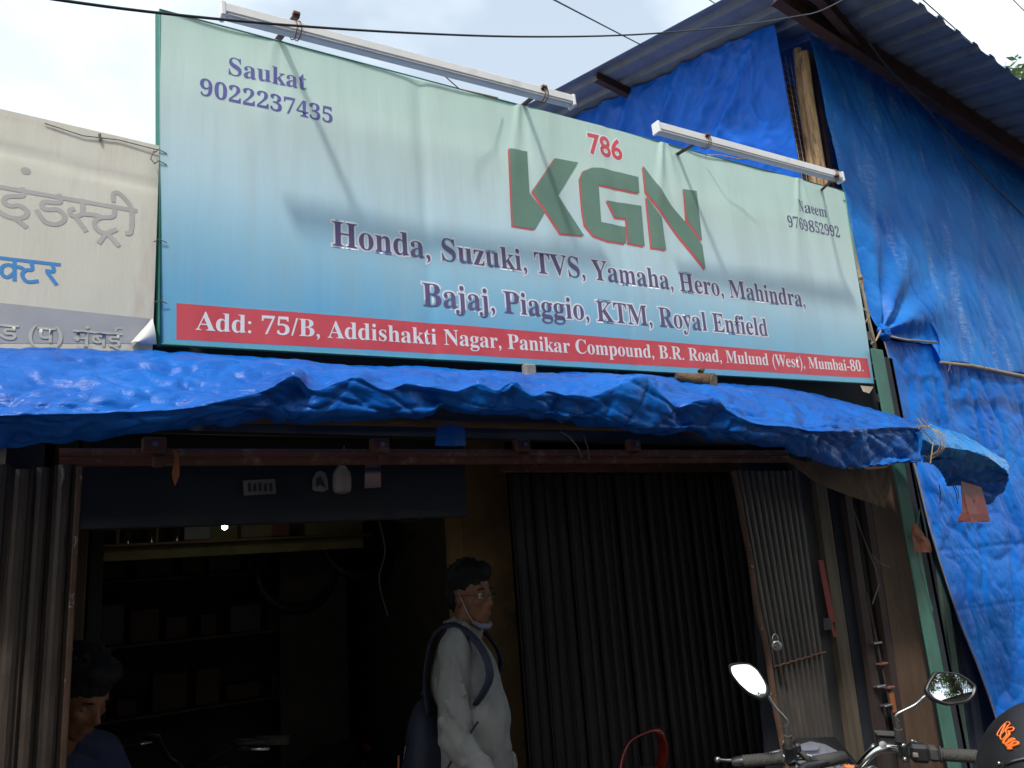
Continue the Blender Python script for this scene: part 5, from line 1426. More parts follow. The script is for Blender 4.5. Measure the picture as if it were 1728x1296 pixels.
# mirrors
def mirror(px_outline, centre_px, depth, refl, stem_px, boot_px):
    c = PD(*centre_px, depth); d = ray(*centre_px); r_ = nrm(refl); n = nrm(r_ - d)
    P_ = [PN(*q_, c, n) for q_ in px_outline]
    # smooth closed outline
    k = len(P_); out = []
    for i in range(k):
        p0, p1, p2, p3 = P_[i - 1], P_[i], P_[(i + 1) % k], P_[(i + 2) % k]
        for t in (0, .25, .5, .75):
            q_ = lerp(p1, p2, t)
            cr_ = .5 * ((2 * p1) + (-p0 + p2) * t + (2 * p0 - 5 * p1 + 4 * p2 - p3) * t * t + (-p0 + 3 * p1 - 3 * p2 + p3) * t ** 3)
            out.append(lerp(q_, cr_, .6))
    ctr = sum(out) / len(out); kk = len(out)
    def ring(s_, off): return [ctr + (q_ - ctr) * s_ + n * off for q_ in out]
    sh = MB(); rings = [ring(.90, .0035), ring(.97, .0055), ring(1.02, .004), ring(1.06, -.004), ring(1.0, -.014), ring(.7, -.024), ring(.3, -.028)]
    vs = [p for rg in rings for p in rg]; fs = []
    for a in range(len(rings) - 1):
        for j in range(kk): fs.append((a * kk + j, a * kk + (j + 1) % kk, (a + 1) * kk + (j + 1) % kk, (a + 1) * kk + j))
    fs.append(tuple((len(rings) - 1) * kk + j for j in range(kk)))
    sh.add(vs, fs); root = sh.build('mirror', m_black, bike, smooth='auto')
    gl = MB(); vs = [ctr + n * .006]; fs = []
    RAD = .42
    scs = (.2, .4, .6, .8, .92)
    for s_ in scs:
        for q_ in out:
            v_ = (q_ - ctr) * s_; rr = np.linalg.norm(v_)
            vs.append(ctr + v_ + n * (.006 - rr * rr / (2 * RAD)))
    for j in range(kk): fs.append((0, 1 + j, 1 + (j + 1) % kk))
    for a in range(len(scs) - 1):
        for j in range(kk): fs.append((1 + a * kk + j, 1 + (a + 1) * kk + j, 1 + (a + 1) * kk + (j + 1) % kk, 1 + a * kk + (j + 1) % kk))
    gl.add(vs, fs); gl.build('mirror_glass', m_mirror, root, smooth=True)
    s0 = ctr - n * .02
    b0 = PD(*boot_px[0], depth); b1 = PD(*boot_px[1], depth)
    se = PD(*stem_px, depth + .0)
    MB().tube(list(spline_mat(4, 16) @ np.array([b1, b1 + (b1 - b0) * .3, lerp(se, b1, .35), se])) + [lerp(se, s0, .5), s0], .0042, 8).build('stem', m_steel, root, smooth=True)
    MB().tube([b0, lerp(b0, b1, .6), lerp(b0, b1, .62), b1], [.0115, .0110, .0085, .0065], 12).build('rubber_boot', m_rubber, root, smooth='auto')
mirror([(1231, 1123), (1243, 1120), (1264, 1121), (1279, 1132), (1295, 1158), (1295, 1172), (1284, 1179), (1264, 1170), (1247, 1155), (1233, 1136)], (1263, 1150), 2.18,
       (-.5, -.5, 1.0), (1297, 1176), ((1331, 1262), (1328, 1226)))
mirror([(1562, 1163), (1575, 1138), (1584, 1134), (1618, 1138), (1645, 1157), (1643, 1173), (1631, 1184), (1600, 1189), (1574, 1180)], (1603, 1161), 2.14,
       (.05, -.90, .44), (1559, 1176), ((1518, 1250), (1514, 1216)))
# instrument cluster behind its smoked screen
ic = gp(1385, 1282, 2.33)
def facing(name, pxs, d, m, par, thick=.012):
    q_ = ray(1385, 1275)
    return MB().prism([PD(x, y, d) for x, y in pxs], tuple(q_ * thick)).build(name, m, par)
cl = facing('instrument_cluster', [(1340, 1268), (1350, 1256), (1368, 1251), (1392, 1256), (1415, 1268), (1426, 1280), (1430, 1300), (1436, 1330), (1345, 1330), (1342, 1290)], 2.34, m_lcd2, bike, .05)
facing('lcd_panel', [(1354, 1272), (1384, 1272), (1386, 1267), (1392, 1264), (1396, 1270), (1412, 1274), (1412, 1287), (1368, 1291), (1362, 1282)], 2.335, m_lcd, cl, .004)
facing('upper_panel', [(1350, 1261), (1382, 1260), (1380, 1266), (1352, 1267)], 2.335, m_lcd, cl, .004)
facing('smoked_screen', [(1330, 1258), (1344, 1246), (1408, 1243), (1414, 1248), (1436, 1275), (1448, 1290), (1455, 1300), (1455, 1310), (1440, 1300), (1420, 1272), (1395, 1256), (1368, 1249), (1345, 1256), (1338, 1270)], 2.37, m_black, bike, .006)
MB().tube([gp(1426, 1272, 2.35), gp(1436, 1282, 2.34), gp(1446, 1293, 2.33)], .002, 6).build('screen_edge', m_chrome, bike)
MB().lathe([(0, 0), (.075, .0), (.085, .03), (.07, .10), (0, .13)], W(.16, 0, .86), tuple(FW), 20).build('headlight', m_black, bike, smooth='auto')
MB().cbox(gp(1440, 1296, 2.22), (.05, .02, .014), .004, Rr).build('orange_key_tag', m_orange, bike)
for (x, y) in ((1395, 1291), (1408, 1293), (1420, 1290), (1432, 1292)):
    MB().sphere(gp(x, y, 2.24), .005, 8, 6).build('bolt', m_chrome, bike, smooth=True)

# second bike parked inside the shop: only a red grab rail and hints show
keep = (BIKE.copy(), FA)
def inner_bike(loc, ang, label, body):
    global BIKE, FA, FW, LFT
    BIKE = np.array(loc); FA = ang
    FW = np.array([math.cos(FA), math.sin(FA), 0]); LFT = np.array([-math.sin(FA), math.cos(FA), 0])
    t = thing('motorcycle', label, 'motorcycle', tuple(BIKE))
    bike_body(t, body)
    for s_ in (-1, 1):
        MB().tube([W(.075, 0, .975), W(.07, s_ * .08, 1.0), W(.02, s_ * .2, 1.06), W(-.06, s_ * .34, 1.05)], .011, 8).build('handlebar', m_black, t, smooth=True)
        MB().tube([W(-.02, s_ * .25, 1.057), W(-.07, s_ * .36, 1.05)], .017, 10).build('grip', m_rubber, t, smooth=True)
        MB().tube([W(.05, s_ * .2, 1.06), W(.10, s_ * .28, 1.055), W(.06, s_ * .38, 1.05)], .006, 6).build('lever', m_chrome, t, smooth=True)
    MB().sphere(W(.18, 0, .88), (.08, .08, .085), 14, 10)  .build('headlight', m_black, t, smooth=True)
    return t
pr_ = PD(1083, 1262, 3.0)
ang_ = rad(244)
ib = inner_bike((pr_[0] + .98 * math.cos(ang_), pr_[1] + .98 * math.sin(ang_), 0.0), ang_, 'motorcycle parked before the dark shutter showing only its red rear grab rail', m_black)
# rail: an arch at the tail
rl = [PD(1046, 1300, 2.98), PD(1052, 1272, 3.0), PD(1063, 1252, 3.02), PD(1082, 1240, 3.03), PD(1102, 1233, 3.04), PD(1112, 1236, 3.05), PD(1120, 1256, 3.06), PD(1118, 1282, 3.06), PD(1110, 1310, 3.06)]
o = MB().tube(list(spline_mat(len(rl), 40) @ np.array(rl)), [.016, .0155, .015, .014, .013, .012, .011, .010, .009, .008, .0075, .007] + [.007] * 8 + [.010, .014, .018, .021, .023] + [.024] * 15, 10, sq=.7).build('grab_rail', m_redgloss, None, smooth=True)
o.data.transform(Matrix.Translation(-Vector(ib.location))); o.parent = ib
ib2 = inner_bike((.62, 1.05, 0.02), rad(215), 'dark motorcycle standing deep in the unlit shop behind the boy', m_black)
BIKE, FA = keep
FW = np.array([math.cos(FA), math.sin(FA), 0]); LFT = np.array([-math.sin(FA), math.cos(FA), 0])

# helmet at the lower right
hc = PD(1818, 1336, 1.32)
hel = thing('helmet', 'black helmet with orange script cropped by the lower right corner', 'helmet', tuple(hc))
g = MB(); g.sphere(hc, (.150, .150, .150), 44, 28)
g.v = [tuple(np.array(p) if p[2] > hc[2] - .07 else np.array([p[0], p[1], hc[2] - .07 - (hc[2] - .07 - p[2]) * .2])) for p in g.v]
g.build('shell', m_black, hel, smooth=True)
dirc = nrm(EYE - hc)
def on_helm(px, py, lift=.0015):
    r_ = ray(px, py); oc = EYE - hc; b_2 = np.dot(r_, oc); R2 = (.150 + lift) ** 2; disc = b_2 * b_2 - (np.dot(oc, oc) - R2)
    t = -b_2 - math.sqrt(max(disc, 0)); return EYE + r_ * t
def Z1(x, y): return (1600 + x / 8.875, 1150 + y / 8.875)
for k, (ln, w) in enumerate((([(930, 640), (900, 605), (830, 650), (760, 740), (735, 800), (770, 815), (840, 740), (900, 660), (930, 640)], .0012), ([(860, 640), (800, 760), (780, 830), (800, 870), (840, 850), (880, 790), (860, 740), (900, 700), (960, 690), (985, 705), (960, 740), (900, 745)], .0016),
                 ([(900, 745), (920, 780), (890, 830), (830, 900), (840, 930), (880, 925), (930, 870), (980, 860), (1000, 880)], .0022), ([(985, 870), (930, 900), (870, 940), (880, 965), (930, 950), (985, 905)], .0022), ([(985, 905), (1040, 910), (1050, 935), (985, 960), (900, 990), (910, 1010), (960, 1000)], .0022))):
    pts = [on_helm(*Z1(*q_)) for q_ in ln]
    MB().tube(list(spline_mat(len(pts), len(pts) * 5) @ np.array(pts)), w, 6).build('script_lettering', m_orange, hel, smooth=True)
MB().tube([on_helm(x, y, .003) for x, y in ((1694, 1290), (1710, 1284), (1728, 1280), (1745, 1278))], .002, 6).build('highlight_line', m_steel, hel, smooth=True)  # steel tube standing in for a thin highlight low on the shell
MB().sphere(on_helm(1686, 1288, .002), .0032, 10, 8).build('rivet', m_chrome, hel, smooth=True)
# a seat under the helmet to carry it
std = thing('parked_scooter', 'dark scooter seat under the helmet at the lower right corner', 'scooter', (hc[0], hc[1], 0))
MB().tube([hc + np.array([-.2, -.3, -.15]), hc + np.array([-.05, -.08, -.125]), hc + np.array([.1, .15, -.125]), hc + np.array([.22, .34, -.15])], [.05, .12, .13, .06], 14, sq=.35).build('seat', m_black, std, smooth=True)
MB().cbox((hc[0], hc[1], (hc[2] - .19) / 2 + .12), (.22, .5, hc[2] - .19 - .2), .05, Matrix.Rotation(-.5, 3, 'Z')).build('body', m_black, std)
for s_ in (-1, 1):
    c = hc + np.array([.30 * s_, .46 * s_, 0]); c[2] = .2
    MB().lathe([(.05, -.03), (.17, -.04), (.2, -.02), (.2, .02), (.17, .04), (.05, .03)], c, (.85, -.53, 0), 24).build('wheel', m_rubber, std, smooth='auto')

# ================================================================== PEOPLE
def capsule(g, p, q, r0, r1, n=12):
    p, q = Vector(p), Vector(q)
    g.tube([lerp(p, q, t) for t in (0, .5, 1)], [r0, (r0 + r1) / 2, r1], n)
    g.sphere(p, r0, n, 8); g.sphere(q, r1, n, 8)
def fuse(g, name, m, par, vox=.009, smooth=6, local=True):
    """melt overlapping lumps into one skin"""
    o = g.build(name, m, None, smooth=True, local=True)
    a = o.modifiers.new('melt', 'REMESH'); a.mode = 'VOXEL'; a.voxel_size = vox; a.use_smooth_shade = True
    s_ = o.modifiers.new('soft', 'SMOOTH'); s_.iterations = smooth; s_.factor = .5
    dg = bpy.context.evaluated_depsgraph_get()
    me = bpy.data.meshes.new_from_object(o.evaluated_get(dg)); me.name = name
    o.modifiers.clear(); old = o.data; o.data = me; bpy.data.meshes.remove(old)
    me.polygons.foreach_set('use_smooth', [True] * len(me.polygons))
    if not me.materials: me.materials.append(m)
    o.parent = par
    return o
def head_lumps(g, c, R_, s=1.0):
    """skull, jaw, nose, ears about centre c; R_ turns local (x fwd, y left, z up)"""
    def q_(x, y, z): return Vector(c) + R_ @ Vector((x * s, y * s, z * s))
    g.sphere(q_(-.012, 0, .035), (.094 * s, .074 * s, .082 * s), 20, 14, R_)
    g.sphere(q_(.02, 0, -.015), (.068 * s, .060 * s, .080 * s), 18, 12, R_)
    g.sphere(q_(.042, 0, -.068), (.040 * s, .040 * s, .036 * s), 14, 10, R_)     # jaw / chin
    g.sphere(q_(.062, 0, -.086), (.020 * s, .022 * s, .018 * s), 10, 8, R_)
    g.sphere(q_(.072, 0, .028), (.016 * s, .046 * s, .012 * s), 12, 8, R_)       # brow
    for y in (-1, 1):
        g.sphere(q_(.060, y * .036, -.014), (.022 * s, .020 * s, .018 * s), 10, 8, R_)   # cheek
        g.sphere(q_(-.008, y * .074, -.004), (.020 * s, .008 * s, .030 * s), 12, 8, R_)    # ear
        g.sphere(q_(.088, y * .011, -.030), (.010 * s, .009 * s, .008 * s), 8, 6, R_)
    g.tube([q_(.082, 0, .020), q_(.093, 0, .000), q_(.105, 0, -.022), q_(.092, 0, -.034)], [.008 * s, .010 * s, .013 * s, .008 * s], 8)
    g.sphere(q_(.083, 0, -.052), (.012 * s, .024 * s, .007 * s), 10, 6, R_)
    g.sphere(q_(.081, 0, -.064), (.012 * s, .021 * s, .007 * s), 10, 6, R_)
    return q_
def face_bits(par, q_, s=1.0, closed=False):
    for y in (-1, 1):
        MB().sphere(q_(.074 if not closed else .066, y * .031, .006), (.011 * s), 12, 8).build('eyeball', m_eye if not closed else m_skin, par, smooth=True, local=True)
        if not closed: MB().sphere(q_(.0835, y * .031, .006), (.0045 * s), 10, 6).build('iris', m_iris, par, smooth=True, local=True)
        MB().tube([q_(.083, y * .014, .027), q_(.088, y * .030, .033), q_(.072, y * .050, .028)], [.002, .0035, .002], 6).build('eyebrow', m_hair, par, local=True)
    MB().tube([q_(.086, -.022, -.0585), q_(.0965, 0, -.057), q_(.086, .022, -.0585)], [.001, .0025, .001], 6).build('mouth_line', m_lip, par, local=True)
def hand(g, wrist, d, side, down, curl=.5, s=1.0):
    """palm, four bent fingers and a thumb leaving the palm's side; d = pointing direction, side = towards the thumb, down = palm normal"""
    w, d, side, nrm_ = Vector(wrist), Vector(d).normalized(), Vector(side).normalized(), Vector(down).normalized()
    R_ = Matrix((d, side, nrm_)).transposed()
    g.sphere(w + d * .05 * s, (.052 * s, .040 * s, .016 * s), 14, 10, R_)
    for k, (o_, L_) in enumerate(((.028, .070), (.010, .078), (-.009, .073), (-.027, .058))):
        p = w + d * (.082 * s) + side * (o_ * s)
        a1, a2 = curl, curl * 2
        p1 = p + (d * math.cos(a1) + nrm_ * math.sin(a1)) * (L_ * .45 * s)
        p2 = p1 + (d * math.cos(a2) + nrm_ * math.sin(a2)) * (L_ * .33 * s)
        p3 = p2 + (d * math.cos(a2 + .3) + nrm_ * math.sin(a2 + .3)) * (L_ * .25 * s)
        g.tube([w + d * .05 * s + side * (o_ * .8 * s), p, p1, p2, p3], [.010 * s, .0092 * s, .0082 * s, .0075 * s, .006 * s], 8)
        g.sphere(p3, .006 * s, 8, 6)
    t0 = w + d * .022 * s + side * .026 * s; t1 = t0 + (d * .6 + side * .7) .normalized() * .034 * s; t2 = t1 + (d * .9 + side * .2 + nrm_ * .25).normalized() * .028 * s
    g.tube([t0, t1, t2], [.014 * s, .0105 * s, .008 * s], 8); g.sphere(t2, .008 * s, 8, 6)

# ---- man in profile, facing right, pack on his back
mp_ = PD(779, 1000, 2.86)
man = thing('person', 'man in a pale long-sleeved shirt and glasses with chin-lowered mask standing in the doorway', 'person', (mp_[0] + .01, mp_[1] + .0, .024), rad(-38))
man.scale = (.88, .86, 1)
I3 = Matrix.Identity(3)
HZ = 1.522
g = MB()
Rh = Matrix.Rotation(rad(-30), 3, 'Z') @ Matrix.Rotation(rad(4), 3, 'Y')
qh = head_lumps(g, (.03, 0, HZ), Rh)
capsule(g, (-.005, 0, 1.36), (.015, 0, 1.50), .058, .055)
g.sphere((-.02, 0, 1.20), (.10, .155, .19), 18, 12); g.sphere((.0, 0, 1.0), (.095, .145, .15), 18, 12); g.sphere((-.005, 0, .88), (.10, .155, .12), 18, 12)
for s_ in (-1, 1):
    capsule(g, (-.02, s_ * .165, 1.345), (-.03, s_ * .205, 1.08), .045, .037)
    wr_ = (.13, s_ * .20, .88)
    capsule(g, (-.03, s_ * .205, 1.08), wr_, .036, .026)
    hand(g, wr_, (.55, 0, -.83), (.8, s_ * -.15, .5), (0, -s_, 0), .45)
    capsule(g, (0, s_ * .085, .86), (.01, s_ * .095, .48), .078, .052)
    capsule(g, (.01, s_ * .095, .48), (-.02, s_ * .10, .09), .05, .036)
    capsule(g, (-.04, s_ * .10, .045), (.13, s_ * .11, .035), .036, .03)
body = fuse(g, 'body', m_skin, man, .0075, 3)
face_bits(man, qh)
# hair cap
g = MB()
def hq(x, y, z): return Vector((.03, 0, HZ)) + Rh @ Vector((x, y, z))
g.sphere(hq(-.022, 0, .060), (.100, .083, .078), 20, 14, Rh); g.sphere(hq(-.058, 0, .012), (.062, .074, .078), 16, 12, Rh); g.sphere(hq(.048, 0, .092), (.046, .060, .036), 14, 10, Rh)
g.sphere(hq(-.085, 0, .03), (.03, .055, .06), 12, 8, Rh)
rh_ = random.Random(3)
for _ in range(80):
    a, e_ = rh_.uniform(0, 6.28), rh_.uniform(.35, 1.5); dv = Vector((math.cos(a) * math.cos(e_), math.sin(a) * math.cos(e_), math.sin(e_)))
    p = hq(-.022 + dv.x * .092, dv.y * .076, .060 + dv.z * .070); g.tube([p, p + Rh @ (dv * .014 + Vector((rh_.uniform(-.012, .012), rh_.uniform(-.012, .012), 0)))], [.006, .002], 5)
hr_ = fuse(g, 'hair', m_hair, man, .005, 1)
for v in hr_.data.vertices: v.co = v.co + v.normal * (.005 * noise.noise(v.co * 38) + .003 * noise.noise(v.co * 110))
# glasses
for s_ in (-1, 1):
    cc = qh(.096, s_ * .032, .004); loop = [cc + Rh @ Vector((-.003 * math.cos(a) ** 2, .022 * math.cos(a), .016 * math.sin(a))) for a in np.linspace(0, 2 * math.pi, 20)]
    gl_ = MB().tube(loop, .0014, 6, caps=False).build('spectacle_rim', m_black, man, smooth=True, local=True)
    MB().tube([qh(.094, s_ * .054, .008), qh(.05, s_ * .078, .010), qh(-.005, s_ * .084, .006)], .0016, 6).build('spectacle_arm', m_black, man, local=True)
MB().tube([qh(.098, -.010, .006), qh(.104, 0, .009), qh(.098, .010, .006)], .0014, 6).build('spectacle_bridge', m_black, man, local=True)
# mask under the chin, with ear cord
MB().tube([qh(-.002, -.083, .022), qh(.016, -.080, -.010), qh(.030, -.066, -.050), qh(.050, -.05, -.085)], .0016, 6).build('mask_cord', m_mask, man, smooth=True, local=True)
MB().tube([qh(-.002, .083, .022), qh(.03, .066, -.050), qh(.050, .05, -.085)], .0016, 6).build('mask_cord', m_mask, man, smooth=True, local=True)
g = MB(); g.tube([qh(.045, -.046, -.085), qh(.070, -.028, -.100), qh(.082, 0, -.102), qh(.070, .028, -.100), qh(.045, .046, -.085)], [.010, .016, .018, .016, .010], 10, sq=.6)
g.build('face_mask', mat('grey_mask', (.16, .17, .22), (.22, .23, .28), rough=.9), man, smooth=True, local=True)
# shirt
g = MB()
g.sphere((-.02, 0, 1.24), (.128, .175, .17), 22, 14); g.sphere((.02, 0, 1.08), (.135, .170, .20), 22, 14)
g.tube([(0, 0, .925), (.005, 0, 1.0), (.01, 0, 1.1), (-.01, 0, 1.28)], [.150, .148, .145, .12], 24, sq=1.0)
for s_ in (-1, 1):
    capsule(g, (-.025, s_ * .150, 1.345), (-.035, s_ * .205, 1.08), .062, .056, 14)
    capsule(g, (-.035, s_ * .205, 1.08), (.115, s_ * .20, .90), .054, .038, 14)
    g.tube([(-.01, s_ * .06, 1.405), (-.02, s_ * .16, 1.375)], [.045, .045], 12)
for k in range(14):
    a = rad(200 + k * 11); 
# sleeve and side folds
for (p, q2_, r_) in (((-.05, -.262, 1.20), (.02, -.238, 1.10), .010), ((-.07, -.258, 1.14), (.01, -.255, 1.03), .011), ((.0, -.25, 1.0), (.07, -.235, 1.02), .010), ((-.02, -.215, 1.33), (.03, -.23, 1.2), .009), ((-.10, -.16, 1.25), (-.05, -.17, 1.05), .010), ((.06, -.14, 1.2), (.1, -.12, 1.0), .011), ((.0, -.14, 1.0), (.09, -.12, .95), .010)):
    capsule(g, p, q2_, r_, r_ * .6, 8)
shirt = fuse(g, 'shirt', m_shirt, man, .0085, 4)
for v in shirt.data.vertices:
    p = v.co; f = .006 * noise.noise(Vector((p.x * 8, p.y * 8, p.z * 13 + p.x * 6))) + .010 * ridge((p.x * 1.2, p.y, p.z * .8), 9, 2)
    v.co = p + v.normal * f
g = MB(); g.tube([(-.03, .0, 1.375), (.0, .0, 1.405), (.012, .0, 1.43)], [.092, .074, .069], 20); g.build('collar', m_shirt, man, smooth=True, local=True)
MB().tube([(.088, -.19, .915), (.125, -.2, .875)], [.041, .040], 14).build('cuff', m_shirt, man, smooth='auto', local=True)
g = MB(); g.sphere((-.005, 0, .88), (.125, .168, .13), 18, 12)
for s_ in (-1, 1):
    capsule(g, (0, s_ * .085, .86), (.01, s_ * .095, .48), .095, .072); capsule(g, (.01, s_ * .095, .48), (-.02, s_ * .10, .10), .070, .062)
fuse(g, 'trousers', m_trouser, man, .012, 3)
for s_ in (-1, 1):
    MB().tube([(-.09, s_ * .10, .045), (-.0, s_ * .105, .05), (.10, s_ * .11, .04), (.17, s_ * .11, .03)], [.038, .046, .044, .028], 12, sq=1).build('shoe', m_black, man, smooth=True, local=True)
# backpack (a thing of its own)
bag = thing('backpack', 'dark navy backpack on the back of the man in the pale shirt', 'backpack', tuple(man.location), rad(-38))
bag.scale = (.9, .86, 1)
g = MB(); g.sphere((-.185, 0, .98), (.085, .150, .20), 20, 14); g.cbox((-.175, 0, .92), (.13, .27, .32), .04); g.sphere((-.245, 0, .88), (.055, .12, .13), 16, 10)
fuse(g, 'bag_body', m_bagp, bag, .010, 3)
for s_ in (-1, 1):
    pts = [(-.15, s_ * .10, 1.14), (-.155, s_ * .11, 1.26), (-.11, s_ * .125, 1.40), (-.02, s_ * .13, 1.432), (.075, s_ * .150, 1.36), (.112, s_ * .178, 1.26), (.05, s_ * .150, 1.17)]
    if s_ > 0: pass
    P2 = spline_mat(len(pts), 24) @ np.array(pts)
    MB().tube(list(P2), .030, 8, sq=.3).build('shoulder_strap', m_bagp, bag, smooth=True, local=True)
    MB().tube([(.06, s_ * .205, 1.12), (-.05, s_ * .215, 1.0), (-.15, s_ * .15, .86)], .011, 6, sq=.4).build('lower_strap', m_bagp, bag, smooth=True, local=True)
MB().tube([(-.245, -.11, 1.04), (-.255, -.10, 1.00)], .004, 6).build('zip_pull', m_chrome, bag, local=True)
MB().tube([(-.285, -.06, 1.0), (-.295, -.05, .9)], .004, 6).build('orange_piping', mat('bag_orange', (.3, .1, .03), rough=.8), bag, local=True)
MB().tube([(-.15, .02, 1.14), (-.19, .02, 1.2), (-.19, -.02, 1.2), (-.15, -.02, 1.14)], .008, 6).build('carry_loop', m_bagp, bag, local=True)

# ---- boy looking down behind the gate edge
by = PY(158, 1165, .33)
BRZ = rad(-66)
boy = thing('person', 'boy with short black hair in a navy shirt looking down beside the slat gate', 'person', (by[0] - .048, by[1] + .04, 0), BRZ)
hz_ = by[2] - .012
Rb = Matrix.Rotation(rad(14), 3, 'Z') @ Matrix.Rotation(rad(31), 3, 'Y')
g = MB(); qb = head_lumps(g, (.02, 0, hz_), Rb, 1.0)
nk = (-.075, 0, hz_ - .13)
capsule(g, nk, (-.03, 0, hz_ - .04), .052, .052)
g.sphere((-.13, 0, hz_ - .32), (.095, .14, .19), 16, 12); g.sphere((-.12, 0, hz_ - .56), (.095, .13, .15), 16, 12)
for s_ in (-1, 1):
    sh_ = (-.10, s_ * .155, hz_ - .19); el = (.0, s_ * .19, hz_ - .42); wr_ = (.2, s_ * .09, hz_ - .40)
    capsule(g, sh_, el, .042, .034); capsule(g, el, wr_, .034, .024)
    hand(g, wr_, (.85, -s_ * .4, -.2), (.2, -s_ * .3, .9), (0, -s_, -.3), .6, .92)
    capsule(g, (-.10, s_ * .08, hz_ - .62), (.02, s_ * .09, .46), .075, .05); capsule(g, (.02, s_ * .09, .46), (-.04, s_ * .09, .09), .048, .034)
    capsule(g, (-.06, s_ * .09, .045), (.1, s_ * .10, .035), .034, .028)
fuse(g, 'body', m_skin, boy, .0075, 3)
face_bits(boy, qb, 1.0, closed=True)
g = MB()
def hb(x, y, z): return Vector((.02, 0, hz_)) + Rb @ Vector((x, y, z))
g.sphere(hb(-.020, 0, .062), (.103, .086, .080), 20, 14, Rb); g.sphere(hb(-.058, 0, .010), (.062, .077, .078), 16, 12, Rb); g.sphere(hb(.045, 0, .098), (.046, .066, .034), 14, 10, Rb)
for _ in range(120):
    a, e_ = rh_.uniform(0, 6.28), rh_.uniform(.2, 1.5); dv = Vector((math.cos(a) * math.cos(e_), math.sin(a) * math.cos(e_), math.sin(e_)))
    p = hb(-.020 + dv.x * .095, dv.y * .078, .062 + dv.z * .072); g.tube([p, p + Rb @ (dv * .02 + Vector((rh_.uniform(-.015, .015), rh_.uniform(-.015, .015), 0)))], [.007, .002], 5)
hr_ = fuse(g, 'hair', m_hair, boy, .005, 1)
for v in hr_.data.vertices: v.co = v.co + v.normal * (.005 * noise.noise(v.co * 38) + .003 * noise.noise(v.co * 110))
g = MB(); g.sphere((-.13, 0, hz_ - .30), (.120, .165, .17), 18, 12); g.sphere((-.12, 0, hz_ - .50), (.118, .155, .2), 18, 12)
for s_ in (-1, 1):
    capsule(g, (-.105, s_ * .145, hz_ - .195), (-.03, s_ * .19, hz_ - .36), .062, .056)
    g.tube([(-.085, s_ * .04, hz_ - .13), (-.10, s_ * .15, hz_ - .175)], [.045, .045], 10)
shb = fuse(g, 'shirt', m_navy, boy, .009, 4)
MB().tube([(-.01, -.06, hz_ - .20), (.0, -.02, hz_ - .28), (.0, .05, hz_ - .32)], [.01, .02, .02], 8, sq=.4).build('red_shirt_panel', m_redp, boy, smooth=True, local=True)
MB().tube([(-.06, -.21, hz_ - .20), (.0, -.25, hz_ - .36)], .003, 6).build('red_piping', m_redp, boy, smooth=True, local=True)
g = MB(); g.sphere((-.12, 0, hz_ - .62), (.11, .15, .12), 16, 10)
for s_ in (-1, 1):
    capsule(g, (-.10, s_ * .08, hz_ - .64), (.02, s_ * .09, .46), .09, .068); capsule(g, (.02, s_ * .09, .46), (-.04, s_ * .09, .1), .066, .056)
fuse(g, 'trousers', m_trouser, boy, .012, 3)

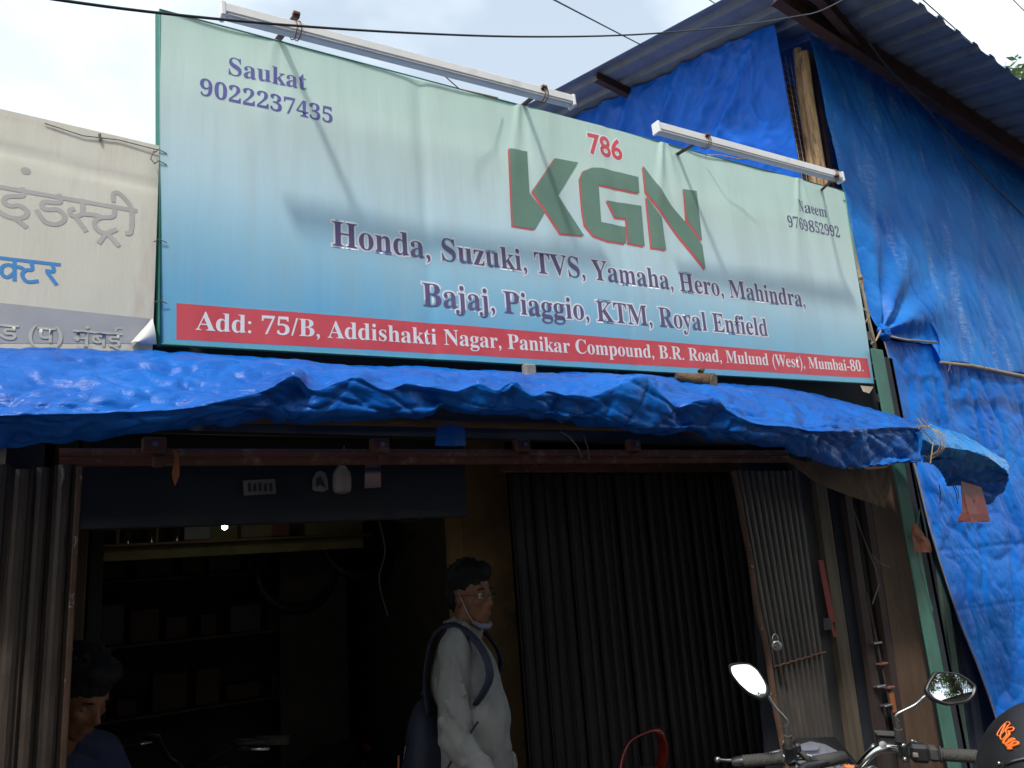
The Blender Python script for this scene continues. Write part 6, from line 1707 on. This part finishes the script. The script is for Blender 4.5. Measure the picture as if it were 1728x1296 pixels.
# ================================================================== TREES
def make_tree(label, loc, h, cr, nleaf, seed, group, leaf=.16, clumps=26):
    rr = random.Random(seed)
    t = thing('tree', label, 'tree', loc, 0, group)
    g = MB(); top_ = Vector((rr.uniform(-.4, .4), rr.uniform(-.4, .4), h * .62))
    g.tube([(0, 0, 0), (.06, .04, h * .2), tuple(top_ * .7), tuple(top_)], [.24 * h / 8, .19 * h / 8, .13 * h / 8, .07 * h / 8], 9)
    cents = []
    for k in range(clumps):
        a = rr.uniform(0, 6.283); e_ = rr.uniform(-.35, 1.4); rad_ = cr * rr.uniform(.45, 1.0)
        c = Vector((math.cos(a) * math.cos(e_) * rad_, math.sin(a) * math.cos(e_) * rad_, h * .66 + math.sin(e_) * rad_ * .8)); cents.append((c, rr.uniform(.5, 1.0) * cr * .36))
        if k % 2 == 0: g.tube([tuple(top_ * rr.uniform(.6, .95)), tuple((c + top_) / 2 + Vector((0, 0, .2))), tuple(c)], [.05 * h / 8, .03 * h / 8, .012], 6)
    g.build('trunk', m_bark, t, smooth=True, local=True)
    vs, fs = [], []
    for i in range(nleaf):
        c, r_ = cents[rr.randrange(len(cents))]
        d = Vector((rr.gauss(0, 1), rr.gauss(0, 1), rr.gauss(0, .8))).normalized() * r_ * rr.random() ** .4
        p = c + d; u = Vector((rr.gauss(0, 1), rr.gauss(0, 1), rr.gauss(0, .6))).normalized(); w = u.cross(Vector((rr.gauss(0, 1), rr.gauss(0, 1), rr.gauss(0, 1)))).normalized()
        L_ = leaf * rr.uniform(.6, 1.2); k = len(vs)
        vs += [p - u * L_, p + w * L_ * .36, p + u * L_, p - w * L_ * .36]; fs.append((k, k + 1, k + 2, k + 3))
    b2 = MB(); b2.add(vs, fs); b2.build('crown', m_leaf, t, local=True)
    return t
TREES = ((-3.4, -9.8, 9.6, 3.9, 'unseen broad leafy tree added across the road, second from the far left end'), (3.8, -9.4, 8.6, 3.6, 'leafy tree across the road reflected in the right mirror'), (9.8, -10.2, 9.8, 3.9, 'unseen leafy tree added across the road, right of the one in the mirror'), (-10.4, -10.6, 9.0, 3.9, 'unseen leafy tree added across the road at its far left end'), (16.2, -10.4, 9.4, 3.9, 'unseen leafy tree added across the road at its far right end'))
for k, (x, y, h, cr, lab) in enumerate(TREES):  # mirror tree plus a tall row added to block low sky light
    make_tree(lab, (x, y, 0), h, cr, (6500 if k == 1 else 9500), 11 + k, 'trees across the road', leaf=.19, clumps=44)
tc = PD(1742, 118, 17.0)
make_tree('tree top showing over the corrugated roof at the right edge', (tc[0], tc[1], 0), tc[2] / .80, 2.3, 9000, 5, None, leaf=.13)
# unseen low buildings added across the road to keep horizon light off the shop
m_wallf = mat("distemper_wall", (.30, .27, .22), (.38, .34, .28), rough=.95, scale=2)
for k, (x, w, h, lab) in enumerate(((-6.0, 8.2, 5.6, 'unseen low cream building added across the road, left of the trees'), (2.6, 7.6, 5.2, 'unseen low cream building added across the road behind the middle tree'), (10.5, 7.4, 5.6, 'unseen low cream building added across the road at the right'))):
    ob = thing('added_building', lab, 'building', (x, -12.5, 0), 0, None)
    MB().cbox((x, -13.5, h / 2), (w, 2.5, h), .02).build('wall', m_wallf, ob)
    MB().cbox((x, -13.5, h + .06), (w + .5, 3.2, .12), .02).build('roof', m_concrete, ob)
    for j in range(3):
        MB().cbox((x - w * .3 + j * w * .3, -12.245, 1.3), (w * .2, .03, 2.1), .01).build('door', m_slat_d, ob)
